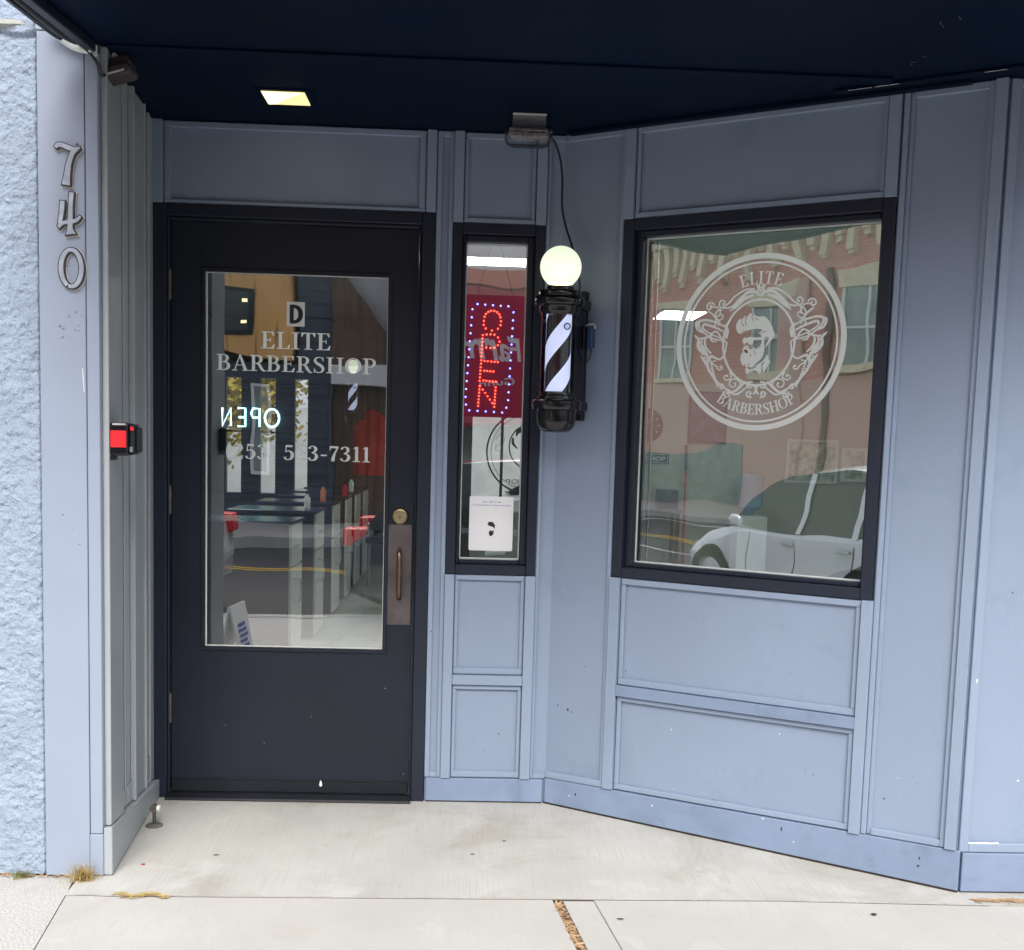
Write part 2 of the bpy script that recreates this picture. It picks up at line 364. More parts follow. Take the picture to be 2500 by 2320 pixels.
def glyph(ch):
    s = .155; t = .055
    if ch == 'I': return .36, rect(.1, 0, .1 + s, 1) + rect(0, 0, .36, t) + rect(0, 1 - t, .36, 1)
    if ch == 'L': return .64, rect(.1, 0, .1 + s, 1) + rect(0, 1 - t, .36, 1) + rect(0, 0, .6, t) + [[(.62, .27), (.58, .27), (.48, t), (.6, 0)]]
    if ch == 'E': return .66, (rect(.1, 0, .1 + s, 1) + rect(0, 0, .6, t) + rect(0, 1 - t, .58, 1) + rect(.2, .485, .42, .535) + rect(.42, .39, .46, .63)
                               + [[(.64, .27), (.60, .27), (.48, t), (.61, 0)]] + [[(.60, .76), (.56, .76), (.46, 1 - t), (.59, 1)]])
    if ch == 'T': return .68, (rect(.26, 0, .26 + s, 1) + rect(.15, 0, .53, t) + rect(0, 1 - t, .68, 1) + [[(0, 1), (.02, .76), (.055, .76), (.14, 1 - t)]] + [[(.68, 1), (.66, .76), (.625, .76), (.54, 1 - t)]])
    if ch == 'H': return .86, (rect(.1, 0, .1 + s, 1) + rect(.61, 0, .61 + s, 1) + rect(0, 0, .35, t) + rect(0, 1 - t, .35, 1) + rect(.51, 0, .86, t) + rect(.51, 1 - t, .86, 1) + rect(.2, .48, .65, .535))
    if ch == 'B': return .70, (rect(.1, 0, .1 + s, 1) + rect(0, 0, .36, t) + rect(0, 1 - t, .34, 1)
                               + curve([(.2, .97, t), (.36, .97, .06), (.50, .88, .12), (.53, .75, .16), (.48, .60, .12), (.36, .525, .06), (.2, .52, t)])
                               + curve([(.2, .52, t), (.40, .52, .06), (.55, .42, .13), (.59, .27, .17), (.53, .11, .13), (.38, .03, .06), (.2, .028, t)]))
    if ch == 'P': return .66, (rect(.1, 0, .1 + s, 1) + rect(0, 0, .38, t) + rect(0, 1 - t, .34, 1)
                               + curve([(.2, .97, t), (.38, .97, .06), (.53, .87, .13), (.57, .72, .16), (.52, .55, .13), (.38, .455, .06), (.2, .45, t)]))
    if ch == 'R': return .76, (rect(.1, 0, .1 + s, 1) + rect(0, 0, .36, t) + rect(0, 1 - t, .34, 1)
                               + curve([(.2, .97, t), (.38, .97, .06), (.52, .88, .13), (.55, .74, .16), (.50, .58, .13), (.38, .50, .06), (.2, .49, t)])
                               + curve([(.36, .50, .1), (.48, .38, .14), (.57, .18, .14), (.68, .03, .10), (.78, .03, .05)]))
    if ch == 'A': return .82, (curve([(.40, 1, .05), (.12, 0, .05)], 2) + curve([(.38, 1, .10), (.68, 0, .17)], 2) + rect(.2, .32, .56, .37) + rect(0, 0, .26, t) + rect(.50, 0, .86, t))
    if ch == 'O': return .84, ring(.42, .5, .33, .475, .05, .17)
    if ch == 'S': return .60, (curve([(.49, .80, .05), (.43, .93, .05), (.30, .975, .055), (.15, .92, .09), (.10, .77, .13), (.17, .63, .15), (.30, .53, .17), (.43, .42, .16), (.50, .27, .14), (.45, .1, .10), (.30, .025, .055), (.15, .07, .05), (.07, .22, .05)])
                               + rect(.475, .72, .515, .98) + rect(.045, .02, .085, .28))
    if ch == '2': return .54, (curve([(.08, .74, .16), (.11, .87, .08), (.24, .97, .06), (.38, .90, .12), (.42, .73, .16), (.36, .54, .12), (.20, .32, .07), (.05, .07, .05)]) + rect(.03, 0, .46, .14) + rect(.44, .0, .48, .24))
    if ch == '5': return .54, (rect(.11, .86, .44, 1) + curve([(.115, .95, .045), (.10, .52, .045)], 2) + curve([(.10, .53, .04), (.24, .61, .07), (.39, .52, .14), (.44, .32, .17), (.36, .1, .12), (.21, .03, .06), (.08, .08, .08), (.07, .2, .14)]))
    if ch == '3': return .54, (curve([(.08, .80, .15), (.10, .91, .08), (.23, .97, .06), (.36, .89, .13), (.39, .74, .15), (.32, .60, .1), (.18, .53, .05)]) + curve([(.18, .53, .05), (.36, .47, .1), (.43, .28, .17), (.35, .09, .12), (.20, .03, .06), (.08, .09, .08), (.06, .2, .14)]))
    if ch == '7': return .50, (rect(.05, .87, .47, 1) + rect(.04, .72, .08, 1) + curve([(.44, .9, .06), (.30, .55, .10), (.22, .25, .16), (.20, 0, .18)]))
    if ch == '1': return .42, rect(.14, 0, .14 + s, 1) + rect(.03, 0, .40, t) + [[(.03, .86), (.14, .88), (.2, 1), (.14, 1)]]
    if ch == '(': return .30, curve([(.25, 1.12, .03), (.12, .85, .09), (.08, .45, .11), (.12, .1, .09), (.25, -.17, .03)])
    if ch == ')': return .30, curve([(.05, 1.12, .03), (.18, .85, .09), (.22, .45, .11), (.18, .1, .09), (.05, -.17, .03)])
    if ch == '-': return .38, rect(.04, .33, .34, .43)
    return .28, []
def text_width(s, gap=.07):
    return sum(glyph(c)[0] + gap for c in s) - gap
def serif_text(mb, fr, s, x0, x1, z0, h, o, mi=0):
    """serif lettering on a straight base line between x0 and x1"""
    w = text_width(s); sx = (x1 - x0) / w; x = 0; k = 0
    for c in s:
        adv, polys = glyph(c)
        for p in polys:
            k += 1; mb.poly(fr, [(x0 + (x + a) * sx, z0 + b * h) for a, b in p], o + .00003 * (k % 40), mi)
        x += adv + .07
def arc_text(mb, fr, s, cx, cz, r, h, mid, top, o, sx=1.):
    """lettering round a circle; top=True reads along the upper arc"""
    w = text_width(s) * h * sx; a = (w / 2) / r; x = 0; k = 0
    for c in s:
        adv, polys = glyph(c)
        xm = (x + adv / 2) * h * sx - w / 2
        ang = xm / r
        for p in polys:
            k += 1; q = []
            for px, py in p:
                lx = (px - adv / 2) * h * sx; ly = py * h
                if top: th = math.pi / 2 - ang; rad = r
                else: th = -math.pi / 2 + ang; rad = r
                bx, bz = cx + rad * math.cos(th), cz + rad * math.sin(th)
                tx, tz = (math.sin(th), -math.cos(th)) if top else (-math.sin(th), math.cos(th))
                nx, nz = (math.cos(th), math.sin(th)) if top else (-math.cos(th), -math.sin(th))
                q.append((bx + tx * lx + nx * ly, bz + tz * lx + nz * ly))
            mb.poly(fr, q, o + .00003 * (k % 40))
        x += adv + .07
def sans_text(name, s, fr, u0, z0, h, o, m, parent=None, width=None, depth=.0004, slant=0., mirror=False, bold=0.):
    """Blender's built-in font, turned into a mesh lying in the frame"""
    cu = bpy.data.curves.new('t', 'FONT'); cu.body = s; cu.size = 1.; cu.resolution_u = 3; cu.offset = bold
    ob = bpy.data.objects.new('t', cu); me = bpy.data.meshes.new_from_object(ob)
    xs = [v.co.x for v in me.vertices]; w = max(xs) - min(xs); sx = h / .73 if width is None else width / w
    x_ = min(xs)
    for v in me.vertices:
        u = (v.co.x - x_) * sx; z = v.co.y * h / .73
        if mirror: u = w * sx - u
        v.co = fr(u0 + u + slant * z, z0 + z, o)
    me.name = name; me.materials.append(M[m]); o_ = bpy.data.objects.new(name, me); col.objects.link(o_)
    bpy.data.objects.remove(ob); bpy.data.curves.remove(cu)
    if parent: attach(o_, parent)
    return o_

# ================================================================= GROUND
def sheet(name, pts, z, m, thick=.1):
    return struct(Mb().hprism(pts, z - thick, z).build(name, m))
ZS = -.004
sheet('ground', [(-300, -300), (300, -300), (300, 300), (-300, 300)], -.32, 'asphalt', .5)
sheet('entry_pavement', [(-1.30, -.70), (-1.172, -.72), (-1.166, -.930), (-1.10, -.925), (-1.04, -.929), (.29, -.912), (.98, -.902), (1.64, -.918), (1.9, -.90), (1.9, .1), (-1.4, .1), (-1.4, -.78)], 0., 'concrete', .12)
YF = -4.28
sheet('joint_bed', [(-7, -.70), (7, -.70), (7, YF), (-7, YF)], -.022, 'joint', .1)
def lx(x0, y): return x0 + (-.935 - y) * .12            # the joints run slightly askew
sheet('pavement', [(-1.163, -.936), (-1.10, -.932), (-1.040, -.936), (.286, -.919), (lx(.286, YF) + .02, YF), (lx(-1.163, YF), YF)], ZS, 'walk')
o = sheet('pavement', [(-6.9, -.775), (-1.19, -.775), (-1.172, -.90), (lx(-1.168, YF), YF), (-6.9, YF)], ZS - .002, 'aggregate')
sheet('pavement', [(.319, -.919), (.412, -.918), (lx(.412, YF) + .02, YF), (lx(.319, YF) + .02, YF)], ZS - .003, 'walk')
sheet('pavement', [(.4140, -.918), (.98, -.909), (1.62, -.925), (6.9, -.93), (6.9, YF), (lx(.4140, YF) + .02, YF)], ZS, 'walk')
sheet('pavement', [(1.92, -.82), (6.9, -.82), (6.9, -.922), (1.92, -.922)], ZS, 'walk')
jl = Mb()
jp = [(-1.165, -.933), (-1.10, -.9285), (-1.04, -.9325), (.29, -.9155), (.98, -.9055), (1.64, -.9215)]
jl.hprism([(x, y - .0045) for x, y in jp] + [(x, y + .0045) for x, y in jp[::-1]], -.03, -.0052)
struct(jl.build('joint_dirt', 'joint'))
f = Mb().hprism([(.2875, -.923), (.3175, -.923), (lx(.3175, YF) + .02, YF), (lx(.2875, YF) + .02, YF)], -.1, -.012)
struct(f.build('joint_filler', 'fibre'))
ch = Mb()
for i in range(260):
    y = -.93 - random.random() ** 1.2 * 1.0; x = lx(.302, y) + random.uniform(-.013, .013)
    a = random.uniform(0, 3.14); l = random.uniform(.004, .013); w = random.uniform(.0015, .004); z = random.uniform(-.010, -.003)
    dx, dy = math.cos(a) * l, math.sin(a) * l; ex, ey = -math.sin(a) * w, math.cos(a) * w
    ch.quad((x - dx - ex, y - dy - ey, z), (x + dx - ex, y + dy - ey, z + random.uniform(-.003, .003)), (x + dx + ex, y + dy + ey, z + .001), (x - dx + ex, y - dy + ey, z))
tag(ch.build('wood_chips', 'chip'), 'brown bark chips packed in the pavement joint', 'wood chips', kind='stuff')
# kerb, road, markings, far side
struct(Mb().box(W, -40, 40, -.3, 0., -YF, -YF + .15).build('kerb', 'curb', bevel=.01))
sheet('road', [(-60, YF - .15), (60, YF - .15), (60, -11.1), (-60, -11.1)], -.15, 'asphalt', .2)
mk = Mb()
for y in (-8.50, -8.72): mk.box(W, -40, 40, -.149, -.146, -y - .05, -y + .05)
struct(mk.build('road_centre_line', 'yellow'))
mk = Mb()
for x in (-16.4, -10.4): mk.box(W, x, x + .1, -.149, -.1455, 9.0, 11.0)
for y in (10.4, 7.2): mk.box(W, -24, -8, -.149, -.1452, y, y + .08)
struct(mk.build('road_lane_marking', 'roadwhite'))
struct(Mb().box(W, -40, 40, -.3, -.002, 11.1, 11.25).build('kerb', 'curb', bevel=.01))
sheet('far_pavement', [(-40, -11.25), (40, -11.25), (40, -14.2), (-40, -14.2)], -.01, 'walk', .2)
sheet('yard', [(-40, 8.6), (40, 8.6), (40, 40), (-40, 40)], -.10, 'curb', .1)

# ================================================================= SHOP BUILDING
shop = empty('shop_building', (0, 0, 0), 'blue grey shopfront with black door, corner windows and dark canopy', 'building')
# walls (thick, behind the boards)
w = Mb()
w.box(BK, -1.32, -1.18, 0, ZT, -.12, -.001).box(BK, -1.1799, -.1405, 2.195, ZT, -.12, 0)      # over the door
w.box(BK, -.140, -.080, 0, ZT, -.12, 0).box(BK, .258, .3225, 0, ZT, -.12, 0)
w.box(BK, -.0799, .2579, 0, .878, -.12, 0).box(BK, -.0799, .2579, 2.163, ZT, -.12, 0)
w.build('wall', 'paint', shop)
w = Mb()
w.box(AN, .0, .254, 0, ZT, -.12, 0).box(AN, 1.188, LA, 0, ZT, -.12, 0)
w.box(AN, .2541, 1.1879, 0, .898, -.12, 0).box(AN, .2541, 1.1879, 2.168, ZT, -.12, 0)
w.build('wall', 'paint', shop)
w = Mb().box(SD, 0, LS, 0, ZT, -.05, 0)
w.build('wall', 'side', shop)
w = Mb().box(FR, P3[0] - .0, 6.5, 0, ZT, -.12, 0)
w.build('wall', 'paint', shop)

# --- boards (battens), beads (thin mouldings), all butted
def boards(name, fr, lst, m='trim', bevel=.0015, each=True):
    for (u0, u1, z0, z1, o) in lst:
        Mb().box(fr, u0, u1, z0, z1, .0005, o).build(name, m, shop, bevel=bevel)
BO, BE = .026, .013
boards('batten', BK, [(-1.163, -1.121, 2.196, 2.485, BO), (-.1775, -.143, 2.197, 2.485, BO),
                      (-.079, -.043, 2.1645, 2.485, BO), (.2215, .2585, 2.1645, 2.485, BO),
                      (-.079, -.0435, .096, .8765, BO), (.2225, .2605, .096, .8765, BO)])
boards('rail', BK, [(-.0425, .2215, .4585, .4955, BO)])
def beadset(fr, u0, u1, z0, z1, w=.014, wt=None, wb=None, d=BE, m='trim'):
    """a thin moulding round a recessed panel: one mesh"""
    wt = w if wt is None else wt; wb = w if wb is None else wb
    u0 += .0022; u1 -= .0022; z0 += .0018; z1 -= .0018      # open paint-cracked gap against the battens
    b = Mb()
    b.box(fr, u0, u1, z1 - wt, z1, .0005, d).box(fr, u0, u1, z0, z0 + wb, .0005, d)
    b.box(fr, u0, u0 + w, z0 + wb + .0002, z1 - wt - .0002, .0005, d).box(fr, u1 - w, u1, z0 + wb + .0002, z1 - wt - .0002, .0005, d)
    b.build('panel_moulding', m, shop, bevel=.0022)
beadset(BK, -1.1205, -.178, 2.197, 2.485, .024, .022, .012)
beadset(BK, -.0425, .2210, 2.1655, 2.485, .014, .020, .016)
beadset(BK, -.0430, .2220, .496, .8765, .014, .019, .024)
beadset(BK, -.0430, .2220, .096, .458, .014, .018, .024)
# the narrow strips between door and window
b = Mb()
b.box(BK, -.1402, -.1215, .096, 2.485, .0005, BE).box(BK, -.0955, -.0795, .096, 2.485, .0005, BE).box(BK, -.1213, -.0957, .096, .116, .0005, BE).box(BK, -.1213, -.0957, 2.465, 2.485, .0005, BE)
b.build('panel_moulding', 'trim', shop, bevel=.002)
b = Mb()
b.box(BK, .2612, .2735, .096, 2.485, .0005, BE).box(BK, .2737, .3215, .096, .117, .0005, BE * .8).box(BK, .2737, .3215, 2.464, 2.485, .0005, BE * .8)
b.build('panel_moulding', 'trim', shop, bevel=.002)
# corner region of the slanted wall and around its window
b = Mb()
b.box(AN, .004, .251, 2.462, 2.485, .0005, BE).box(AN, .004, .251, .102, .126, .0005, BE)
b.box(AN, .236, .2515, .1262, 2.4618, .0005, BE)
b.build('panel_moulding', 'trim', shop, bevel=.002)
boards('batten', AN, [(.2525, .291, 2.1695, 2.485, BO), (1.1515, 1.189, 2.1695, 2.485, BO),
                      (.2535, .2935, .103, .8965, BO), (1.1565, 1.194, .100, .8985, BO), (1.4570, 1.491, .103, 2.485, BO)])
boards('rail', AN, [(.2940, 1.1560, .4590, .4990, BO)], m='base')
beadset(AN, .2920, 1.1505, 2.1705, 2.485, .014, .022, .018)
beadset(AN, .2945, 1.1558, .4995, .8965, .016, .022, .024)
beadset(AN, .2945, 1.1558, .103, .4585, .016, .018, .020)
b = Mb()
b.box(AN, 1.1948, 1.2120, .103, 2.485, .0005, BE * 1.3).box(AN, 1.2122, 1.2262, .103, 2.485, .0005, BE * .5).box(AN, 1.4400, 1.4562, .103, 2.485, .0005, BE)
b.box(AN, 1.2264, 1.4398, .103, .126, .0005, BE).box(AN, 1.2264, 1.4398, 2.462, 2.485, .0005, BE)
b.build('panel_moulding', 'trim', shop, bevel=.002)
# right street wall
b = Mb()
b.box(FR, P3[0] + .001, P3[0] + .030, .132, 2.485, .0005, BE).box(FR, P3[0] + .0302, 6.4, .132, .160, .0005, BE).box(FR, P3[0] + .0302, 6.4, 2.462, 2.485, .0005, BE)
b.build('panel_moulding', 'trim', shop, bevel=.002)
# baseboards
def baseboard(fr, u0, u1, z1, o=.019, m='base', sh=None):
    Mb().box(fr, u0, u1, .0085 if fr is AN else .006, z1, .0006, o).build('baseboard', m, shop, bevel=.002)
Mb().box(AN, .0, LA + .01, .0002, .0085, -.02, .012).box(BK, -.134, .31, .0002, .006, -.02, .012).build('baseboard_gap_shade', 'joint', shop)  # black strip stands in for the shade in the gap
baseboard(BK, -.1345, .3105, .0945); baseboard(AN, .0085, LA + .0115, .1005); baseboard(FR, P3[0] + .011, 6.4, .130)
# corner peel and caulk gap on the right
cx = Mb()
pk = [(1.60, .1615)]
x = 1.60
for i in range(14): pk.append((x + i * .0075, .1625 + random.uniform(0, .0035)))
for i in range(13, -1, -1): pk.append((x + i * .0075, .1595 + random.uniform(-.001, .001)))
cx.prism(FR, pk, .0105, .0112); cx.build('peeled_paint', 'caulk', shop)
# return wall at the left (splayed)
for (t0, t1, o) in ((.004, .186, .019), (.272, .300, .006), (.372, .392, .019), (.392, .566, .010), (.570, .582, .017), (.676, .690, .010), (.690, .772, .006)):
    Mb().box(SD, t0, t1, .155, 2.485, .0005, o).build('return_board', 'side', shop, bevel=.002)
b = Mb().box(SD, .1862, .2718, .155, .185, .0005, .008).box(SD, .3002, .3718, .155, .185, .0005, .008).box(SD, .5822, .6758, .155, .185, .0005, .008)
b.build('panel_moulding', 'side', shop, bevel=.002)
Mb().box(SD, -.018, .760, .0035, .152, .0006, .026).build('baseboard', 'side', shop, bevel=.002)

# --- door frame
fm = Mb()
fm.box(BK, -1.1785, -1.112, .0, 2.1945, -.10, .016).box(BK, -.1905, -.1415, .0, 2.1945, -.10, .016).box(BK, -1.1118, -.1907, 2.152, 2.1945, -.10, .016)
fm.box(BK, -1.1118, -1.1035, 0, 2.1518, -.10, .004).box(BK, -.1990, -.1907, 0, 2.1518, -.10, .004).box(BK, -1.1033, -.1992, 2.140, 2.1518, -.10, .004)
fm.build('door_frame', 'frame', shop, bevel=.003)
th = Mb().prism(Fr(-1.110, 0, 0, -1), [(-.02, .003), (.052, .003), (.046, .010), (.012, .018), (-.02, .018)], 0, -.92)
th.build('threshold', 'blackmat', shop, bevel=.001)
# --- door
D0, D1, DT = -1.1000, -.2025, 2.137
g0, g1, gz0, gz1 = -.9760, -.3110, .5780, 1.9620
OD = -.020                                   # front face of the slab
d = Mb()
d.box(BK, D0, g0 - .004, .020, DT, OD - .045, OD).box(BK, g1 + .004, D1, .020, DT, OD - .045, OD)
d.box(BK, g0 - .0038, g1 + .0038, .020, gz0 - .004, OD - .045, OD).box(BK, g0 - .0038, g1 + .0038, gz1 + .004, DT, OD - .045, OD)
door = d.build('door', 'door', shop)
d = Mb()
e = .016
d.box(BK, g0 - e, g1 + e, gz1, gz1 + e, OD + .0004, OD + .006).box(BK, g0 - e, g1 + e, gz0 - e, gz0, OD + .0004, OD + .006)
d.box(BK, g0 - e, g0, gz0 + .0002, gz1 - .0002, OD + .0004, OD + .006).box(BK, g1, g1 + e, gz0 + .0002, gz1 - .0002, OD + .0004, OD + .006)
d.build('glass_stop', 'door', door, bevel=.002)
d = Mb()
e = .0032
d.box(BK, g0 - e, g1 + e, gz1 - .002, gz1 + e, OD - .016, OD - .012).box(BK, g0 - e, g1 + e, gz0 - .001, gz0 + e, OD - .016, OD - .012)
d.box(BK, g0 - .002, g0 + e, gz0 + .003, gz1 - .003, OD - .016, OD - .012).box(BK, g1 - e, g1 + .002, gz0 + .003, gz1 - .003, OD - .016, OD - .012)
d.build('glazing_bead', 'caulk', door)
Mb().quad(BK(g0 - .003, gz0 - .003, OD - .014), BK(g1 + .003, gz0 - .003, OD - .014), BK(g1 + .003, gz1 + .003, OD - .014), BK(g0 - .003, gz1 + .003, OD - .014)).build('glass_pane', 'glassdoor', door)
OL = OD - .0125
t = Mb()
serif_text(t, BK, 'ELITE', -.777, -.521, 1.693, .062, OL)
serif_text(t, BK, 'BARBERSHOP', -.939, -.353, 1.6095, .0585, OL)
serif_text(t, BK, '(253) 523-7311', -.905, -.369, 1.2845, .0560, OL)
tag(t.build('vinyl_lettering', 'white', door), 'white serif vinyl lettering ELITE BARBERSHOP (253) 523-7311')
t = Mb().box(BK, -.684, -.618, 1.7765, 1.8655, OL, OL + .0008)
un = t.build('unit_sticker', 'unit', door)
k = Mb()
for p in (rect(-.673, 1.787, -.658, 1.855) + ribbon(cr([(-.668, 1.849, .014), (-.650, 1.848, .013), (-.637, 1.838, .016), (-.633, 1.821, .018), (-.637, 1.804, .016), (-.650, 1.794, .013), (-.668, 1.793, .014)], 6))): k.poly(BK, p, OL + .0010 + random.random() * .0002)
k.build('unit_letter', 'inkblack', door)
# hinges, kick sweep, lock, pull
for z0, z1 in ((1.857, 1.964), (1.074, 1.181), (.285, .398)):
    h = Mb().lathe(BK(-1.104, z0, OD + .012), [(.0001, 0), (.0065, 0), (.0065, z1 - z0), (.0001, z1 - z0)], 14)
    h.box(BK, -1.112, -1.099, z0 + .002, z1 - .002, OD + .0005, OD + .0075)
    h.build('hinge', 'hingem', door, smooth=True)
s_ = Mb().box(BK, D0 + .004, D1 - .004, .022, .062, OD + .0005, OD + .014).box(BK, D0 + .004, D1 - .004, .062, .067, OD + .0005, OD + .008)
s_.build('door_sweep', 'blackmat', door, bevel=.0015)
Mb().prism(BK, [(-.5400, .050), (-.5340, .045), (-.5285, .050), (-.5300, .062), (-.5345, .072), (-.5380, .064)], OD + .0142, OD + .0155).build('paint_chip', 'caulk', door)
c = BK(-.2525, 1.0870, OD)
lk = Mb().lathe((c.x, c.y, c.z), [(.0325, .0), (.0325, -.005), (.027, -.012), (.022, -.013)], 36, axis='y')
lkb = lk.build('lock_cylinder', 'brass', door, smooth=True)
lk = Mb().lathe((c.x, c.y, c.z), [(.0221, -.0095), (.0215, -.0165), (.0001, -.0165)], 32, axis='y')
lk.build('lock_core', 'brassl', door, smooth=True)
Mb().box(BK, -.2538, -.2512, 1.078, 1.090, OD + .0168, OD + .0172).build('keyhole', 'inkblack', door)
pl = Mb().box(BK, -.2955, -.2065, .6745, 1.0555, OD + .0005, OD + .004)
for u in (-.288, -.214):
    for z in (.683, .860, 1.047): pl.lathe(tuple(BK(u, z, OD + .004)), [(.0045, 0), (.0035, -.002), (.0001, -.0025)], 12, axis='y')
pl.build('pull_plate', 'plate', door, bevel=.001)
hp = [BK(-.2515, .962, OD + .004), BK(-.2515, .958, OD + .022), BK(-.2513, .945, OD + .034), BK(-.251, .90, OD + .040), BK(-.2505, .835, OD + .041), BK(-.250, .795, OD + .035), BK(-.250, .780, OD + .022), BK(-.250, .776, OD + .004)]
hp = [Vector(q) for q in cr([tuple(p) for p in hp], 5)]
Mb().tube(hp, [.0085 if i < 4 or i > len(hp) - 5 else .0075 + .0015 * math.sin(math.pi * i / len(hp)) for i in range(len(hp))], 14).build('pull_handle', 'handle', door, smooth=True)

# --- windows
def window(fr, U0, U1, Z0, Z1, i0, i1, iz0, iz1, a0, a1, az0, az1, m='glasswin', og=-.05):
    """outer boards, stepped inner stop, light spacer edge, pane"""
    f = Mb()
    f.box(fr, U0, i0, Z0, Z1, -.10, .017).box(fr, i1, U1, Z0, Z1, -.10, .017)
    f.box(fr, i0 + .0002, i1 - .0002, iz1, Z1, -.10, .0165).box(fr, i0 + .0002, i1 - .0002, Z0, iz0, -.10, .0165)
    wf = f.build('window', 'frame', shop, bevel=.0025)
    f = Mb(); s0, s1, q0, q1 = i0 + .0004, i1 - .0004, iz0 + .0004, iz1 - .0004
    f.box(fr, s0, a0, q0, q1, -.095, -.012).box(fr, a1, s1, q0, q1, -.095, -.012)
    f.box(fr, a0 + .0002, a1 - .0002, az1, q1, -.095, -.012).box(fr, a0 + .0002, a1 - .0002, q0, az0, -.095, -.012)
    f.build('window_stop', 'frame', wf, bevel=.003)
    f = Mb(); e = .004
    f.box(fr, a0, a0 + e, az0, az1, og - .010, og + .004).box(fr, a1 - e, a1, az0, az1, og - .010, og + .004)
    f.box(fr, a0 + e, a1 - e, az1 - e, az1, og - .010, og + .004).box(fr, a0 + e, a1 - e, az0, az0 + e, og - .010, og + .004)
    f.build('glazing_edge', 'spacer', wf)
    g = Mb().quad(fr(a0, az0, og), fr(a1, az0, og), fr(a1, az1, og), fr(a0, az1, og))
    g.build('glass_pane', m, wf)
    return wf
win_n = window(BK, -.0795, .2575, .8785, 2.1625, -.0425, .2225, .914, 2.126, -.0285, .1975, .931, 2.103)
win_n['label'] = 'narrow black window beside the door'
win_a = window(AN, .2545, 1.1875, .8990, 2.1675, .2935, 1.1480, .936, 2.130, .3185, 1.1390, .953, 2.109)
win_a['label'] = 'wide black window in the slanted wall'
# extra light jamb strip just inside the left of the wide pane
Mb().box(AN, .3235, .3365, .960, 2.100, -.075, -.060).box(AN, .3425, .3500, .960, 2.100, -.085, -.078).build('sash_strip', 'spacer', win_a)

# round emblem on the wide pane
LU, LZ, LR = .7440, 1.7365, .2985
lg = Mb(); OG = -.0488
kk = [0]
def rib(pts, sc=1., mirror=None):
    for p in ribbon(pts):
        kk[0] += 1; lg.poly(AN, p, OG + .00002 * (kk[0] % 30))
def circ(r, w, n=96, rx=1., cz=LZ, cu=LU):
    rib([(cu + r * rx * math.cos(2 * math.pi * i / n), cz + r * math.sin(2 * math.pi * i / n), w) for i in range(n + 1)])
circ(LR - .0098, .0182); circ(LR * .895, .0062)
arc_text(lg, AN, 'ELITE', LU, LZ, .1960, .0420, 0, True, OG, 1.02)
arc_text(lg, AN, 'BARBERSHOP', LU, LZ, .2440, .0370, 0, False, OG, 1.02)
circ(.1440, .0074, 72, .87)
# ornament: unit = fraction of LR, mirrored left and right; coordinates x from centre, z up
def orn(pts, n=6):
    c_ = cr(pts, n)
    for sg in (1, -1): rib([(LU + sg * x * LR, LZ + (z if z > 0 else z * .84) * LR, w * 1.6) for x, z, w in c_])
def spiral(cx, cz, r0, turns, a0, w, dirn=1, n=22):
    pts = []
    for i in range(n + 1):
        t = i / n; a = R(a0) + dirn * turns * 2 * math.pi * t; r = r0 * (1 - t * .78)
        pts.append((cx + r * math.cos(a), cz + r * math.sin(a), w * (1 - .35 * t)))
    pts = [(x, z if z > 0 else z * .84, w_ * 1.55) for x, z, w_ in pts]
    for sg in (1, -1): rib([(LU + sg * x * LR, LZ + z * LR, w_) for x, z, w_ in pts])
    for sg in (1, -1):
        x, z, _ = pts[-1]; q = [(LU + sg * (x + .014 * math.cos(a)) * LR, LZ + (z + .014 * math.sin(a)) * LR) for a in [2 * math.pi * j / 8 for j in range(8)]]
        lg.poly(AN, q if sg > 0 else q[::-1], OG + .0007)
wv = .0036
orn([(.05, .565, .006), (.14, .57, .006), (.24, .50, .005), (.34, .41, .004), (.44, .40, .003)])
orn([(.08, .535, .004), (.20, .49, .008), (.28, .42, .007), (.36, .36, .002)])
orn([(.07, .60, .003), (.18, .595, .0035), (.30, .53, .0035), (.38, .45, .0035), (.45, .41, .003)])
spiral(.445, .455, .055, .95, -90, wv)
orn([(0, .58, .004), (.03, .61, .004), (.05, .65, .003)]); orn([(0, .56, .005), (.02, .60, .004), (.02, .66, .003)])
for a in range(200, 341, 20):
    rib([(LU + .03 * LR * math.cos(R(a)), LZ + (.575 + .03 * math.sin(R(a))) * LR, .002), (LU + .062 * LR * math.cos(R(a)), LZ + (.575 + .062 * math.sin(R(a))) * LR, .0045)])
circ(.012, .004, 18, 1., LZ + .575 * LR)
spiral(.60, .42, .055, 1.1, 160, wv, -1); spiral(.47, .31, .075, 1.05, 100, wv, -1); spiral(.53, .335, .10, .72, 30, wv, 1); spiral(.49, .22, .055, 1., 250, wv, 1)
orn([(.62, .37, .003), (.56, .33, .004), (.52, .27, .0035), (.54, .20, .003)])
orn([(.38, .17, .003), (.50, .23, .004), (.64, .27, .005), (.73, .25, .0055), (.70, .16, .004), (.56, .06, .0035), (.40, .02, .003), (.37, -.02, .003)])
orn([(.42, .13, .003), (.55, .19, .005), (.66, .22, .006), (.67, .17, .004), (.56, .10, .003), (.43, .05, .003)])
orn([(.70, .26, .003), (.76, .24, .006), (.74, .16, .004), (.66, .12, .003)])
orn([(.41, .21, .003), (.38, .14, .009), (.385, .05, .004)])
orn([(.42, .01, .003), (.50, .13, .004), (.58, .10, .004), (.56, .03, .004), (.50, .02, .003)])
for dx in (0, .05, .10): orn([(.56 + dx, .09 - dx * .3, .003), (.64 + dx * .8, .05, .004), (.63 + dx, -.05, .0045), (.56 + dx * .9, -.14 - dx * .2, .003)])
